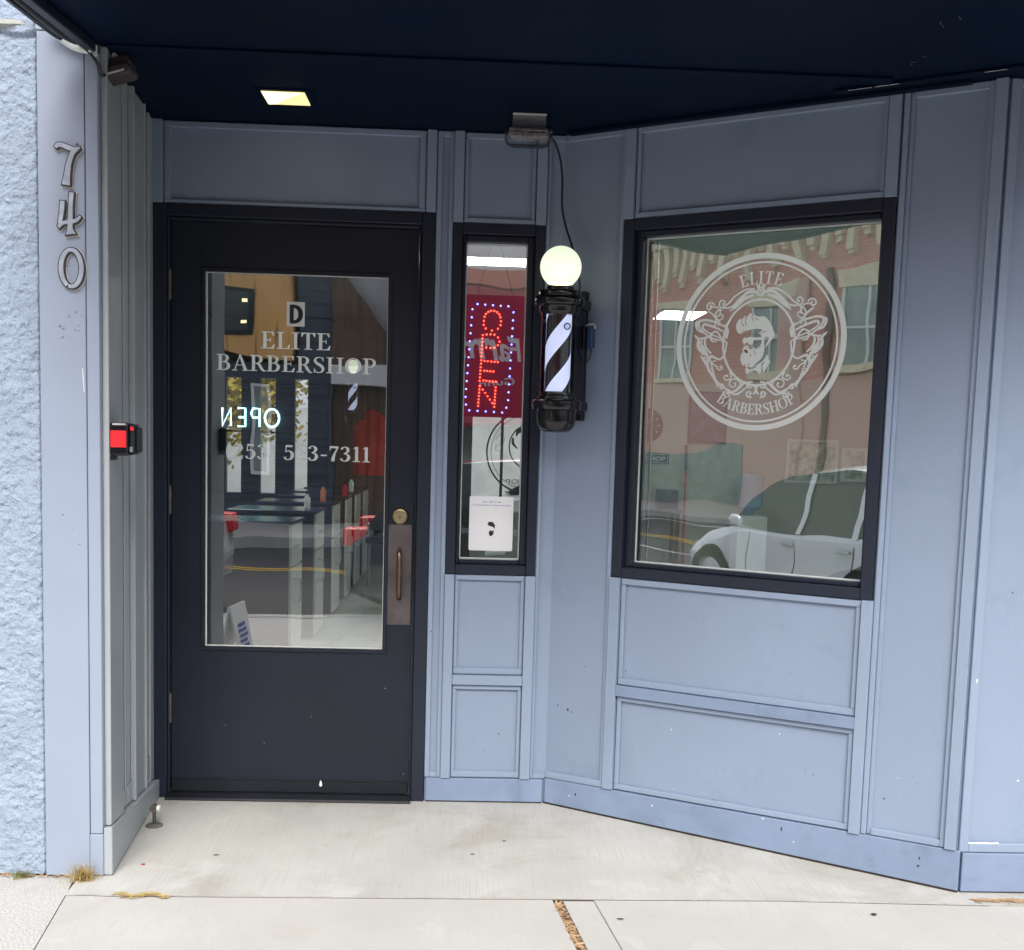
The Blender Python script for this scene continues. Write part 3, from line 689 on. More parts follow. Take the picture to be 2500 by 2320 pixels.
for k_ in range(9):
    t = k_ / 8; x = .735 - .16 * t - .03 * math.sin(3 * t); z = .06 - .30 * t
    orn([(x, z, .002), (x + .02, z + .015, .0045), (x + .045, z + .045, .0015)], 2)
orn([(.74, .08, .0025), (.70, -.06, .003), (.56, -.24, .0035)])
orn([(.38, -.02, .003), (.40, -.16, .004), (.46, -.22, .004), (.56, -.18, .006), (.60, -.26, .006), (.58, -.38, .004), (.50, -.46, .003)])
spiral(.44, -.33, .045, .8, 20, wv, -1); orn([(.485, -.32, .003), (.55, -.26, .003), (.50, -.24, .0025)])
for k_ in range(10):
    t = k_ / 9; x = .64 - .20 * t; z = -.20 - .36 * t
    orn([(x, z, .002), (x + .028, z + .0, .005), (x + .05, z + .035, .0015)], 2)
for k_ in range(7):
    t = k_ / 6; x = .545 - .05 * t; z = -.26 - .2 * t
    orn([(x, z, .002), (x + .018, z + .008, .0035), (x + .030, z + .03, .0012)], 2)
orn([(.64, -.18, .0025), (.58, -.38, .003), (.44, -.56, .0035), (.30, -.66, .003)])
spiral(.36, -.46, .065, 1., 120, wv, 1); spiral(.27, -.56, .085, 1.15, 200, wv, -1); spiral(.42, -.60, .05, 1., 0, wv, 1); spiral(.34, -.70, .05, 1., 60, wv, -1)
orn([(.12, -.52, .002), (.18, -.58, .006), (.26, -.66, .005), (.36, -.68, .002)])
orn([(.36, -.64, .003), (.24, -.70, .004), (.14, -.63, .003), (.07, -.56, .003)])
spiral(.07, -.58, .055, 1., 120, .004, -1); spiral(.075, -.69, .05, 1., 240, .004, 1); orn([(.03, -.56, .004), (.0, -.635, .005), (.03, -.70, .004)])
# bearded head of the emblem (seen in profile), traced as filled shapes in the same unit
def fill(pts, n=4, smooth=True, closed=True):
    q = cr(pts, n, True)[:-1] if smooth else pts
    kk[0] += 1
    q = [(LU + x * LR, LZ + z * LR) for x, z in q]
    from mathutils.geometry import tessellate_polygon
    vs = [Vector((x, z, 0)) for x, z in q]
    base = len(lg.v); lg.v += [tuple(AN(x, z, OG + .00025)) for x, z in q]
    for t_ in tessellate_polygon([vs]): lg.f.append(tuple(base + i for i in t_)); lg.mi.append(0)
def hp2(x, y): return ((x - 857) / 1700, (983 - y) / 1780)      # page -> unit
def F(*p, n=4): fill([hp2(*q) for q in p], n)
F((400, 690), (395, 620), (420, 550), (450, 515), (500, 495), (485, 560), (525, 490), (575, 435), (570, 520), (600, 470), (650, 410), (715, 385), (700, 440), (770, 440), (850, 470), (930, 460), (1000, 500), (1050, 560),
  (1080, 620), (1120, 670), (1135, 740), (1170, 800), (1165, 870), (1140, 910), (1110, 950), (1080, 1000), (1040, 1040), (1010, 1080), (1010, 1030), (1050, 950), (1060, 890), (1020, 868), (985, 880), (968, 930), (975, 1000), (985, 1100), (975, 1180), (940, 1260), (960, 1150), (920, 1060), (870, 1080),
  (920, 1000), (920, 900), (890, 820), (850, 810), (880, 770), (930, 730), (850, 712), (760, 710), (690, 722), (620, 745), (560, 745), (500, 720), (580, 775), (500, 770), (520, 808), (450, 790), (415, 745), n=3)
F((575, 1030), (545, 975), (540, 930), (560, 890), (600, 880), (625, 905), (640, 930), (630, 960), (615, 985), (595, 1000), n=3)
F((625, 905), (650, 872), (700, 868), (780, 882), (915, 885), (915, 930), (770, 930), (760, 975), (735, 1015), (690, 1025), (650, 1000), (628, 960), n=3)
F((570, 1045), (600, 1060), (640, 1030), (660, 1060), (680, 1100), (730, 1120), (770, 1085), (800, 1085), (790, 1130), (830, 1100), (880, 1085), (930, 1070), (970, 1150), (965, 1230), (930, 1310), (880, 1360), (820, 1410), (780, 1460), (730, 1480), (690, 1470), (650, 1480), (620, 1460), (580, 1450),
  (540, 1410), (520, 1350), (505, 1290), (530, 1270), (510, 1240), (545, 1190), (560, 1140), (525, 1120), (560, 1095), n=3)
F((625, 1490), (640, 1485), (700, 1525), (770, 1515), (850, 1470), (930, 1400), (945, 1480), (945, 1560), (910, 1615), (850, 1560), (780, 1545), (710, 1580), (645, 1615), (632, 1560), n=3)
F((790, 1480), (850, 1430), (950, 1370), (1010, 1290), (1040, 1225), (1065, 1260), (1080, 1330), (1115, 1360), (1085, 1430), (1040, 1500), (985, 1590), (975, 1540), (960, 1460), (975, 1420), (1010, 1360), (960, 1395), (880, 1440), (830, 1470), n=3)
em = lg.build('window_emblem', 'white', win_a)
em['label'] = 'white round emblem lettered ELITE BARBERSHOP round a bearded head in profile'
# dark cuts in the emblem's hair and beard: gaps showing the glass are drawn with thin dark strokes behind the pane
cut = Mb()
for pts in ([(600, 480), (580, 545), (590, 610), (630, 655)], [(700, 430), (715, 500), (760, 570)], [(510, 520), (505, 590), (540, 640), (580, 665)], [(760, 470), (800, 510), (850, 540)],
            [(700, 1200), (720, 1240), (700, 1280)], [(760, 1140), (800, 1180), (810, 1240)], [(690, 1380), (685, 1420), (690, 1465)], [(600, 1400), (600, 1440), (620, 1470)], [(860, 820), (930, 780), (1010, 760)]):
    p_ = cr([(*hp2(*q), 0) for q in pts], 4)
    for q in ribbon([(LU + x * LR, LZ + z * LR, .0020 * math.sin(math.pi * (i + .4) / (len(p_) + .2))) for i, (x, z, _) in enumerate(p_)]): cut.poly(AN, q, OG + .0005)
p_ = [hp2(*q) for q in ((585, 1125), (620, 1120), (650, 1150), (662, 1185), (640, 1200), (600, 1180), (582, 1150))]
cut.poly(AN, [(LU + x * LR, LZ + z * LR) for x, z in p_], OG + .0006)
cut.build('emblem_shading', mat('emblem_gap', (.22, .10, .09), .4), win_a)

# --- soffit and canopy over the pavement
YC = -1.82
sof = [(-1.135, -.70), (-1.19, .12), (.40, .12), (1.66, -.70), (6.6, -.72), (6.6, YC), (-1.135 - .10, YC)]
Mb().hprism(sof, ZT, ZT + .16).build('soffit', 'soffit', shop)
Mb().box(W, -1.24, 6.62, ZT - .012, ZT + .34, -YC, -YC + .05).build('canopy_fascia', 'soffit', shop, bevel=.004)
ed = Mb().hprism([(-1.128, -.775), (-1.098, -.775), (-1.205, YC), (-1.235, YC)], ZT - .030, ZT - .0005)
ed.build('canopy_edge', 'frame', shop, bevel=.003)
bt = Mb().box(W, -1.08, 1.235, ZT - .009, ZT - .0005, .735, .790)
bt.build('soffit_batten', 'soffit', shop, bevel=.002)
bt = Mb().box(AN, -.05 + 1.05, LA + .1, ZT - .010, ZT - .0006, .085, .125)
bt.build('soffit_batten', 'soffit', shop, bevel=.002)
Mb().box(AN, .04, LA - .1, ZT - .014, ZT - .0007, .030, .060).build('soffit_batten', 'soffit', shop, bevel=.002)
for (u0, u1) in ((1.05, 1.12), (1.13, 1.20), (1.44, 1.50)):
    pe = Mb()
    n_ = 7
    pts = [(u0 + (u1 - u0) * i / n_, .1262 + random.uniform(0, .0022)) for i in range(n_ + 1)] + [(u0 + (u1 - u0) * i / n_, .1253) for i in range(n_, -1, -1)]
    vs = [(AN(u, ZT, o).x, AN(u, ZT, o).y) for u, o in pts]
    pe.hprism(vs, ZT - .0115, ZT - .0108)
    pe.build('peeled_paint', 'caulk', shop)
# --- stucco pier and pilaster at the left
def stucco_pier():
    x0, x1, z1 = -1.95, -1.277, 3.4; st = .0055
    nx = int((x1 - x0) / st); nz = int(z1 / st); vs = []; fs = []
    for j in range(nz + 1):
        for i in range(nx + 1):
            x = x0 + (x1 - x0) * i / nx; z = z1 * j / nz
            p = Vector((x * 40, 3.1, z * 62)); q = Vector((x * 85, 8.2, z * 120))
            h = .0034 * noise.noise(p) + .0034 * abs(noise.noise(q)) - .0030 * max(0, noise.noise(Vector((x * 95, 1.7, z * 105))) - .12)
            h *= .55 + .9 * max(0, min(1, .5 + noise.noise(Vector((x * 5, 0, z * 3)))))
            if z < .16: h *= .35
            zc = 2.505 + .012 * noise.noise(Vector((x * 14, 5, 0)))       # broken ledge line
            if z > zc: h += .010 * min(1, (z - zc) / .006)
            if zc - .012 < z < zc: h -= .004
            y = P0[1] - .004 - h if i < nx else P0[1] + .03
            vs.append((x, y, z))
    for j in range(nz):
        for i in range(nx):
            a = j * (nx + 1) + i; fs.append((a, a + 1, a + nx + 2, a + nx + 1))
    m = Mb(); m.add(vs, fs); o = m.build('stucco_face', 'stucco', shop, smooth=False)
    o.data.polygons.foreach_set('use_smooth', [True] * len(o.data.polygons))
stucco_pier()
Mb().box(FL, -6.9, -1.951, 0, 3.4, -.3, 0).box(FL, -1.951, -1.20, 0, 3.4, -.3, -.035).build('wall', 'stucco', shop)
lp = Mb()
vs = []
n_ = 40
for k_, (dz, dy) in enumerate(((0, .0), (-.004, .016), (-.018, .020), (-.030, .006), (-.030, .0))):
    for i in range(n_ + 1):
        x = -1.95 + .655 * i / n_; j_ = .006 * noise.noise(Vector((x * 24, k_, 2))) 
        tp = 1 - max(0, (x + 1.36) / .08) if x > -1.36 else 1
        vs.append((x, P0[1] - .006 - dy * max(0, tp) - abs(j_) * .5, 2.545 + dz * (.6 + .4 * tp) + j_))
lp.add(vs, [(k_ * (n_ + 1) + i, k_ * (n_ + 1) + i + 1, (k_ + 1) * (n_ + 1) + i + 1, (k_ + 1) * (n_ + 1) + i) for k_ in range(4) for i in range(n_)])
lp.build('broken_ledge', 'ledge', shop, smooth=True)
Mb().box(FL, -1.2750, -1.1405, .0, 2.515, -.04, .016).build('pilaster_board', 'pilaster', shop, bevel=.002)
Mb().box(FL, -1.2770, -1.1385, 2.516, 2.53, -.04, .019).build('pilaster_cap', 'pilaster', shop, bevel=.002)
Mb().box(FL, -1.1375, -1.1005, .135, 2.47, -.04, .0185).build('corner_board', 'pilaster', shop, bevel=.002)
Mb().box(FL, -1.1385, -1.0985, .003, .133, -.04, .0215).build('corner_block', 'pilaster', shop, bevel=.002)
Mb().box(FL, -1.1404, -1.1376, .0, 2.47, -.04, .004).build('corner_gap', 'inkblack', shop)
for i in range(16):
    bl = Mb()
    u = random.uniform(-1.225, -1.150); z = random.choice([random.uniform(1.66, 1.74), random.uniform(1.62, 1.74), random.uniform(.9, 2.4)]); r = random.uniform(.0025, .0055)
    bl.ball(tuple(FL(u, z, .0155)), r, 10, 6)
    bl.build('paint_blister', 'pilaster', shop, smooth=True)
Mb().prism(FL, [(-1.1520, 1.555), (-1.1500, 1.557), (-1.1470, 1.51), (-1.1455, 1.487), (-1.1475, 1.487), (-1.150, 1.52)], .0162, .0168).build('paint_scratch', 'caulk', shop)
# upper storey, roof, rest of the shell
u_ = Mb().box(W, -7, 12, 3.4, 3.9, -8.0, .772).box(W, -7, -1.30, ZT + .161, 3.3999, -.3, .770).box(W, -1.2999, 12, ZT + .161, 3.3999, -.3, .772)
u_.build('upper_wall', 'stucco', shop)
# interior shell
RX0, RX1, RY, RC = -3.0, 5.3, 8.0, 2.62
struct_int = Mb().box(W, RX0, RX1, -.05, .0035, -RY, -.06)
struct_int.build('interior_floor', 'tile', shop)
Mb().box(W, -.36, RX1, RC, RC + .1, -RY, -.12).build('interior_ceiling', 'intceil', shop)
Mb().box(W, RX0, -.3602, RC, RC + .1, -RY, -.12).build('interior_ceiling', 'intdark', shop)  # left half of the ceiling darkened by colour for the door reflections
s_ = Mb().box(W, RX0 - .1, RX0, 0, RC, -RY, -.12).box(W, RX1, RX1 + .1, 0, RC, -RY, .7)
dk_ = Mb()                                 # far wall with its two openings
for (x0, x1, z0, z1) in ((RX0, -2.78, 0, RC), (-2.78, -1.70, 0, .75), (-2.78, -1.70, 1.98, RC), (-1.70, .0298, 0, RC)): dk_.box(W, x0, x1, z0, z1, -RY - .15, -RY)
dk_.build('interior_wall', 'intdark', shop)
for (x0, x1, z0, z1) in ( (.03, 1.15, 0, .62), (.03, 1.15, 2.0, RC), (1.15, RX1, 0, RC)):
    s_.box(W, x0, x1, z0, z1, -RY - .15, -RY)
s_.build('interior_wall', 'intwall', shop)
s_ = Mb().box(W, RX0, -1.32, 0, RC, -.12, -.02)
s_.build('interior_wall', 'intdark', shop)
s_ = Mb()
for x in (-2.78, -2.42, -2.06, -1.72): Mb().box(W, x, x + .20, .75, 1.98, -RY + .02, -RY + .10).build('interior_mullion', 'inkblack', shop)
s_.box(W, .335, .365, .62, 2.0, -RY + .02, -RY + .06)
s_.build('interior_mullion', 'inkblack', shop)
# mirrored emblem on the back window, seen from inside
bk = Mb(); BW = Fr(0, RY - .0, 1, 0); kx = [0]
def ribb(pts, o=.03):
    for p in ribbon(pts): kx[0] += 1; bk.poly(BW, p, o + .00003 * (kx[0] % 30))
for r, w_ in ((.44, .018), (.395, .006)): ribb([(.63 + r * math.cos(2 * math.pi * i / 60), 1.27 + r * math.sin(2 * math.pi * i / 60), w_) for i in range(61)])
ribb([(.63 + .20 * math.cos(2 * math.pi * i / 48), 1.33 + .23 * math.sin(2 * math.pi * i / 48), .014) for i in range(49)])
for p in ([(.50, 1.44, .01), (.53, 1.50, .05), (.60, 1.51, .06), (.66, 1.47, .03)], [(.47, 1.42, .02), (.47, 1.36, .03), (.52, 1.31, .01)], [(.28, 1.40, .006), (.33, 1.46, .006), (.38, 1.40, .006), (.32, 1.35, .006), (.28, 1.30, .006), (.36, 1.26, .004)]): ribb(cr(p, 5))
bk.build('back_window_emblem', 'inkblack', shop)
sans_text('back_window_lettering', 'RSHOP', BW, .40, .93, .05, .032, 'inkblack', shop, width=.34, mirror=True)

random.seed(21)
def chip(fr, u, z, o, r_, m, name, asp=1.):
    r_ *= .72; n_ = 7; a0 = random.uniform(0, 6)
    pts = [(u + r_ * random.uniform(.55, 1.1) * math.cos(a0 + 2 * math.pi * i / n_), z + asp * r_ * random.uniform(.55, 1.1) * math.sin(a0 + 2 * math.pi * i / n_)) for i in range(n_)]
    if fr is AN and fr.sh: pass
    Mb().prism(fr, pts, o + .0004, o + .0011).build(name, m, shop)
for u, z, r_, a_ in ((.154, .547, .0035, 1), (.045, .387, .004, 1.4), (.088, .376, .006, 1.3), (.104, .368, .004, .8), (.681, .126, .004, .7), (.61, .766, .0025, 1), (.322, .553, .0035, 1.5), (1.261, .232, .004, 1.6), (1.026, .275, .0035, 1), (.998, .287, .0028, 1), (.93, .62, .0025, 1), (1.36, .30, .0025, 1.5)):
    chip(AN, u, z, 0, r_, 'inkblack', 'scuff_mark', a_)
for u, z, r_ in ((.51, .358, .0035), (.904, .40, .0035), (.53, .139, .003), (1.30, .31, .0022), (.70, .22, .002)): chip(AN, u, z, 0, r_, 'caulk', 'paint_chip')
for u, z, r_ in ((.456, .07, .0055), (.867, .095, .0045), (.978, .032, .004), (.118, .05, .004)): chip(AN, u, z, .019, r_, 'caulk', 'paint_chip')
for u, z, r_, a_ in ((.934, .07, .0045, 2.6), (1.383, .029, .007, 1), (1.385, .056, .004, 2), (.143, .06, .004, 2), (.487, .022, .003, 1)): chip(AN, u, z, .019, r_, 'inkblack', 'scuff_mark', a_)
for u, z, r_ in ((-.126, .658, .0045), (.139, .266, .004), (.083, .199, .0025)): chip(BK, u, z, 0 if u > 0 else .0132, r_, 'inkblack', 'scuff_mark', 1.3)
for u, z, r_ in ((1.689, .957, .004), (1.75, .362, .005)): chip(FR, u, z, 0, r_, 'caulk' if z < .9 else 'inkblack', 'paint_chip')
chip(FR, 1.590, .681, .0132, .004, 'caulk', 'paint_chip', 3.)
for i, (u, z) in enumerate(((-.899, .275), (-.575, .314), (-.297, .429), (-.752, .207), (-.221, .096))):
    Mb().prism(BK, [(u - .0016, z), (u, z - .002), (u + .0018, z), (u, z + .0022)], OD + .0003, OD + .0009).build('paint_chip', 'caulk' if i % 3 == 2 else 'steel', door)
for x, y, l, w_, a in ((1.251, -.969, .006, .002, .1), (1.238, -.920, .006, .002, 0), (1.243, -.895, .010, .0012, .9), (1.241, -.789, .007, .0016, -.5), (1.199, -1.207, .022, .0012, .95), (1.226, -1.255, .012, .001, .9)):
    dx, dy = math.cos(a) * l, math.sin(a) * l; ex, ey = -math.sin(a) * w_, math.cos(a) * w_
    Mb().hprism([(x - dx - ex, y - dy - ey), (x + dx - ex * .4, y + dy - ey * .4), (x + dx + ex * .4, y + dy + ey * .4), (x - dx + ex, y - dy + ey)], ZT - .0012, ZT - .0004).build('soffit_scratch', 'steel', shop)

# ================================================================= THINGS ON THE FRONT
# recessed downlight
L0, L1, LY0, LY1 = -.704, -.562, -.408, -.268
dl = empty('ceiling_light', (-.633, -.335, ZT), 'square recessed downlight glowing warm in the dark soffit', 'light')
f = Mb()
for (a, b, c, d_) in ((L0 - .02, L1 + .02, -LY1, -LY1 + .018), (L0 - .02, L1 + .02, -LY0, -LY0 + .018)): f.box(W, a, b, ZT - .004, ZT - .0003, c - (0 if c == -LY0 else .018), d_ - (0 if c == -LY0 else .018))
f.box(W, L0 - .02, L0, ZT - .004, ZT - .0003, -LY1 + .0002, -LY0 - .0002).box(W, L1, L1 + .02, ZT - .004, ZT - .0003, -LY1 + .0002, -LY0 - .0002)
f.build('trim_ring', 'soffit', dl, bevel=.001)
Mb().box(W, L0 + .001, L1 - .001, ZT - .006, ZT - .002, -LY1 + .001, -LY0 - .001).build('lens', 'lamp2', dl)
Mb().hprism([(L0 + .004, LY0 + .004), (L1 - .012, LY0 + .004), (L0 + .075, LY0 + .062), (L0 + .030, LY1 - .012), (L0 + .004, LY1 - .006)], ZT - .0075, ZT - .0063).build('bright_bulb_area', 'lamp', dl)
# emergency light with clear guard
el = empty('emergency_light', (.176, -.23, ZT), 'small grey emergency light with clear plastic guard on the soffit above the corner', 'light')
Mb().box(W, .121, .233, ZT - .050, ZT - .0005, .205, .262).build('housing', mat('grey_housing', (.30, .31, .31), .4, var=.1), el, bevel=.004, seg=2)
Mb().box(W, .119, .235, ZT - .0058, ZT - .0003, .258, .272).build('top_lip', 'whitepl', el, bevel=.002)
f = Mb()
for i in range(4): f.lathe((.136 + i * .026, -.262, ZT - .050), [(.0001, 0), (.0095, 0), (.0095, -.008), (.0001, -.012)], 16)
f.build('lamp_row', 'whitepl', el, smooth=True)
gd = Mb()
prof = [(0, .0), (.004, -.012), (.004, -.030), (-.004, -.045), (-.02, -.055)]
def rrect(e, n=5):
    x0, x1, y0, y1 = .0985 - e, .2515 + e, -.300 - e, -.190 + e; r = .02; out = []
    for cx_, cy_, a in ((x1 - r, y1 - r, 0), (x0 + r, y1 - r, 90), (x0 + r, y0 + r, 180), (x1 - r, y0 + r, 270)):
        for i in range(n): out.append((cx_ + r * math.cos(R(a + 90 * i / (n - 1))), cy_ + r * math.sin(R(a + 90 * i / (n - 1)))))
    return out
rings = [[(x, y, ZT - .048 + h) for x, y in rrect(e)] for e, h in prof]; n_ = len(rings[0])
gd.add([v for r_ in rings for v in r_], [(j * n_ + i, j * n_ + (i + 1) % n_, (j + 1) * n_ + (i + 1) % n_, (j + 1) * n_ + i) for j in range(len(rings) - 1) for i in range(n_)] + [tuple((len(rings) - 1) * n_ + i for i in range(n_))])
gd.build('clear_guard', 'clear', el, smooth=True)
f = Mb().box(W, .108, .242, ZT - .062, ZT - .052, .205, .285).box(W, .115, .16, ZT - .080, ZT - .064, .250, .283).box(W, .17, .236, ZT - .078, ZT - .066, .248, .280)
f.build('circuit_tray', mat('tray', (.30, .27, .26), .5, var=.5, vscale=60), el, bevel=.002)

# security floodlight at the top left
fl = empty('flood_light', (-1.10, -.69, ZT), 'brown security floodlight hanging at the top left corner of the entrance', 'light')
FF = Fr(-1.075, -.70, 1, 0, None, 2.425)
def rot2(pts, a, cx=0, cz=0):
    c_, s_ = math.cos(R(a)), math.sin(R(a)); return [(cx + (x - cx) * c_ - (z - cz) * s_, cz + (x - cx) * s_ + (z - cz) * c_) for x, z in pts]
Mb().prism(FF, rot2([(-.046, .012), (.052, .012), (.058, .022), (.050, .040), (-.042, .036), (-.050, .022)], 13), -.035, .040).build('lamp_head', 'bronze', fl, bevel=.004, seg=2)
Mb().prism(FF, rot2([(-.046, -.026), (.054, -.020), (.062, -.006), (.056, .010), (-.044, .010), (-.05, -.004)], 13), -.02, .060).build('lamp_hood', 'bronze', fl, bevel=.005, seg=2)
q = rot2([(-.020, -.0165), (.040, -.0125), (.040, -.0065), (-.020, -.0105)], 13)
Mb().prism(FF, q, .0605, .062).build('lens_edge', mat('pale_lens', (.5, .5, .46), .3), fl, bevel=.0005)
Mb().prism(FF, [(-.012, .030), (.018, .034), (.012, .050), (.002, .060), (-.006, .048)], .010, .03).build('sensor_cap', 'whitepl', fl, bevel=.002)
Mb().tube([FF(-.055, .0, .02), FF(-.062, .03, .015), FF(-.06, .0625, .01)], .008, 10).box(FF, -.075, -.035, .050, .0618, -.02, .04).build('wall_bracket', 'blackmat', fl, smooth=False)
Mb().box(FF, -.058, -.045, -.03, .03, .0, .03).box(FF, -.066, -.056, .0, .010, .022, .034).build('knuckle', 'steel', fl, bevel=.002)
# white conduit and black cables at the canopy corner
cd = Mb().tube([Vector(p) for p in cr([(-1.262, -1.06, 2.655), (-1.243, -.93, 2.60), (-1.226, -.86, 2.548), (-1.205, -.822, 2.508), (-1.172, -.808, 2.478), (-1.138, -.808, 2.462), (-1.112, -.808, 2.458)], 6)],
               [.010 + .009 * math.sin(math.pi * min(1, i / 32)) for i in range(37)], 14)
tag(cd.build('conduit', 'pvc', None, smooth=True), 'white plastic conduit curving under the canopy edge', 'pipe')
cb = Mb().tube([Vector(p) for p in cr([(-1.275, -1.9, 2.50), (-1.225, -1.25, 2.475), (-1.183, -.93, 2.470), (-1.145, -.835, 2.470), (-1.118, -.812, 2.452), (-1.098, -.80, 2.425), (-1.090, -.775, 2.400), (-1.082, -.73, 2.440)], 7)], .0042, 8)
tag(cb.build('cable', 'cable', None, smooth=True), 'thin black cable running past the white conduit to the floodlight', 'cable')
cb = Mb()
pts = [Vector(p) for p in cr([(-1.262, -1.9, 2.515), (-1.215, -1.25, 2.490), (-1.175, -.95, 2.478), (-1.158, -.875, 2.475), (-1.140, -.85, 2.472)], 7)]
cb.tube(pts, .0135, 12); cb.tube([p + Vector((-.022, 0, -.002)) for p in pts[:-6]], .010, 10)
tag(cb.build('cable_bundle', 'cable', None, smooth=True), 'thick black pipe bundle along the left edge of the canopy', 'cable')
tag(Mb().box(FL, -1.118, -1.099, 2.447, 2.478, .020, .032).build('junction_clip', 'spacer', None, bevel=.002), 'small grey clip holding the cable at the canopy corner', 'clip')

# house numbers
def digit(name, strokes, label):
    e = empty(name, tuple(FL(-1.185, strokes[0][0][1], .016)), label, 'house number')
    for nm, m, grow, o0, o1, dx, dz in (('backing', 'digrim', .0078, .0165, .0185, .0006, -.0012), ('edge', 'digdark', .0040, .0188, .0265, 0, 0), ('face', 'digit', -.0030, .0267, .0280, -.0004, .0006)):
        b = Mb()
        for i, st in enumerate(strokes):
            pts = [(x + dx, z + dz, max(.002, w + grow)) for x, z, w in cr(st, 6)]
            # lengthen both ends by the growth
            for en in (0, -1):
                a, c_ = pts[en], pts[1 if en == 0 else -2]; l = math.hypot(a[0] - c_[0], a[1] - c_[1]) or 1
                pts[en] = (a[0] + (a[0] - c_[0]) / l * grow * .5, a[1] + (a[1] - c_[1]) / l * grow * .5, a[2])
            L_, R_ = [], []
            for q_ in ribbon(pts): L_.append(q_[0]); R_.append(q_[3])
            q_ = ribbon(pts)[-1]; L_.append(q_[1]); R_.append(q_[2])
            n = len(L_); of = i * .0002
            vs = [FL(x, z, o_) for o_ in (o0, o1 + of) for x, z in L_ + R_]
            fs = []
            for j in range(n - 1):
                fs += [(2 * n + j, 2 * n + j + 1, 3 * n + j + 1, 3 * n + j), (j, j + 1, 2 * n + j + 1, 2 * n + j), (n + j, n + j + 1, 3 * n + j + 1, 3 * n + j)]
            fs += [(0, n, 3 * n, 2 * n), (n - 1, 2 * n - 1, 4 * n - 1, 3 * n - 1)]
            b.add(vs, fs)
        b.build('digit_' + nm, m, e)
def dp(x, y, w): return (-1.224 + (80 + x / 4.4 - 140) * .00116, 2.205 - (330 + y / 4.4 - 350) * .00114, w / 4.4 * .00115)
digit('house_number', [[dp(275, 165, 44), dp(310, 130, 58), dp(370, 137, 60), (*dp(440, 165, 0)[:2], dp(0, 0, 62)[2]), dp(500, 172, 50), dp(550, 150, 30)],
                       [dp(515, 175, 50), dp(465, 215, 62), dp(425, 330, 66), dp(405, 450, 76), dp(390, 570, 100)]], 'pewter house number 7, topmost digit on the pilaster')
digit('house_number', [[dp(350, 735, 60), dp(345, 820, 62), dp(335, 900, 58), dp(318, 1000, 50)], [dp(300, 1035, 44), dp(350, 985, 50), dp(430, 970, 52), dp(500, 950, 50), dp(550, 900, 34)],
                       [dp(452, 640, 60), dp(440, 800, 58), dp(435, 960, 66), dp(432, 1040, 70), dp(440, 1110, 130)]], 'pewter house number 4, middle digit on the pilaster')
ov = []
for i in range(15):
    a = 2 * math.pi * i / 14 - 1.9; ov.append(dp(440 + 112 * math.cos(a), 1480 - 205 * math.sin(a), 50 + 12 * abs(math.cos(a))))
digit('house_number', [ov], 'pewter house number 0, lowest digit on the pilaster')

# black and red device on the return wall
bx = empty('alarm_box', tuple(SD(.06, 1.30, 0)), 'black box with red label plate fixed to the return wall', 'box')
BX = SD
Mb().box(SD, .008, .098, 1.300, 1.400, .0195, .074).build('housing', 'black', bx, bevel=.008, seg=2)
Mb().box(Fr(*[SD(.0075, 0, 0).x, SD(.0075, 0, 0).y], .99647, .08395), .0215, .0680, 1.3250, 1.3760, -.001, .002).build('red_plate', 'red', bx, bevel=.0008)
Mb().box(SD, .018, .088, 1.304, 1.396, .0745, .091).build('side_cover', 'blackmat', bx, bevel=.004)
Mb().box(SD, .028, .078, 1.311, 1.386, .0915, .102).build('latch', 'blackmat', bx, bevel=.003)
Mb().box(Fr(*[SD(.0165, 0, 0).x, SD(.0165, 0, 0).y], .99647, .08395), .078, .088, 1.376, 1.388, -.001, .0035).build('red_button', 'red', bx, bevel=.001)
Mb().box(Fr(*[SD(.0165, 0, 0).x, SD(.0165, 0, 0).y], .99647, .08395), .076, .086, 1.312, 1.328, -.001, .005).build('screw_boss', 'steel', bx, bevel=.001)
Mb().box(SD, .013, .093, 1.286, 1.298, .0195, .024).build('mount_plate', 'blackmat', bx)

# ---------------------------------------------------------------- barber pole
pc = AN(.090, 0, .17); px, py = pc.x, pc.y
bp = empty('barber_pole', (px, py, 1.413), 'black barber pole with lit milky globe and white spiral stripe beside the wide window', 'barber pole')
sph = [(max(.0001, .0725 * math.sin(R(a))), -.0725 * math.cos(R(a))) for a in range(38, 181, 6)] + [(.0001, .0725)]
Mb().lathe((px, py, 1.9905), sph, 48).build('globe', 'globe', bp, smooth=True)
def lat(name, prof, m='black', seg=48): return Mb().lathe((px, py, 0), prof, seg).build(name, m, bp, smooth=True)
lat('globe_collar', [(.0001, 1.906), (.050, 1.906), (.050, 1.921), (.044, 1.921)])
lat('cap', [(.0001, 1.9085), (.066, 1.9085), (.0745, 1.906), (.0755, 1.903), (.0755, 1.891), (.079, 1.889), (.0855, 1.885), (.0885, 1.878), (.0885, 1.864), (.085, 1.856), (.074, 1.852), (.0715, 1.848), (.0715, 1.835), (.068, 1.828), (.064, 1.8235), (.0001, 1.8235)])
lat('base', [(.0001, 1.5565), (.0605, 1.5565), (.062, 1.549), (.062, 1.544), (.069, 1.541), (.070, 1.531), (.083, 1.528), (.0885, 1.522), (.0885, 1.503), (.085, 1.494), (.070, 1.490), (.0695, 1.455), (.066, 1.438), (.056, 1.423), (.040, 1.4155), (.0001, 1.413)])
Mb().lathe((px, py, 0), [(.0625, 1.557), (.0625, 1.823)], 48).build('clear_tube', 'tube', bp, smooth=True)
st = Mb(); seg = 64; nz = 40; pitch = .34; rr = .0450; za, zb = 1.557, 1.823; PH = R(20)
vs = []
for j in range(nz + 1):
    z = za + (zb - za) * j / nz
    for i in range(seg):
        a = 2 * math.pi * i / seg + 2 * math.pi * (z - za) / pitch + PH
        vs.append((px + rr * math.cos(a), py + rr * math.sin(a), z))
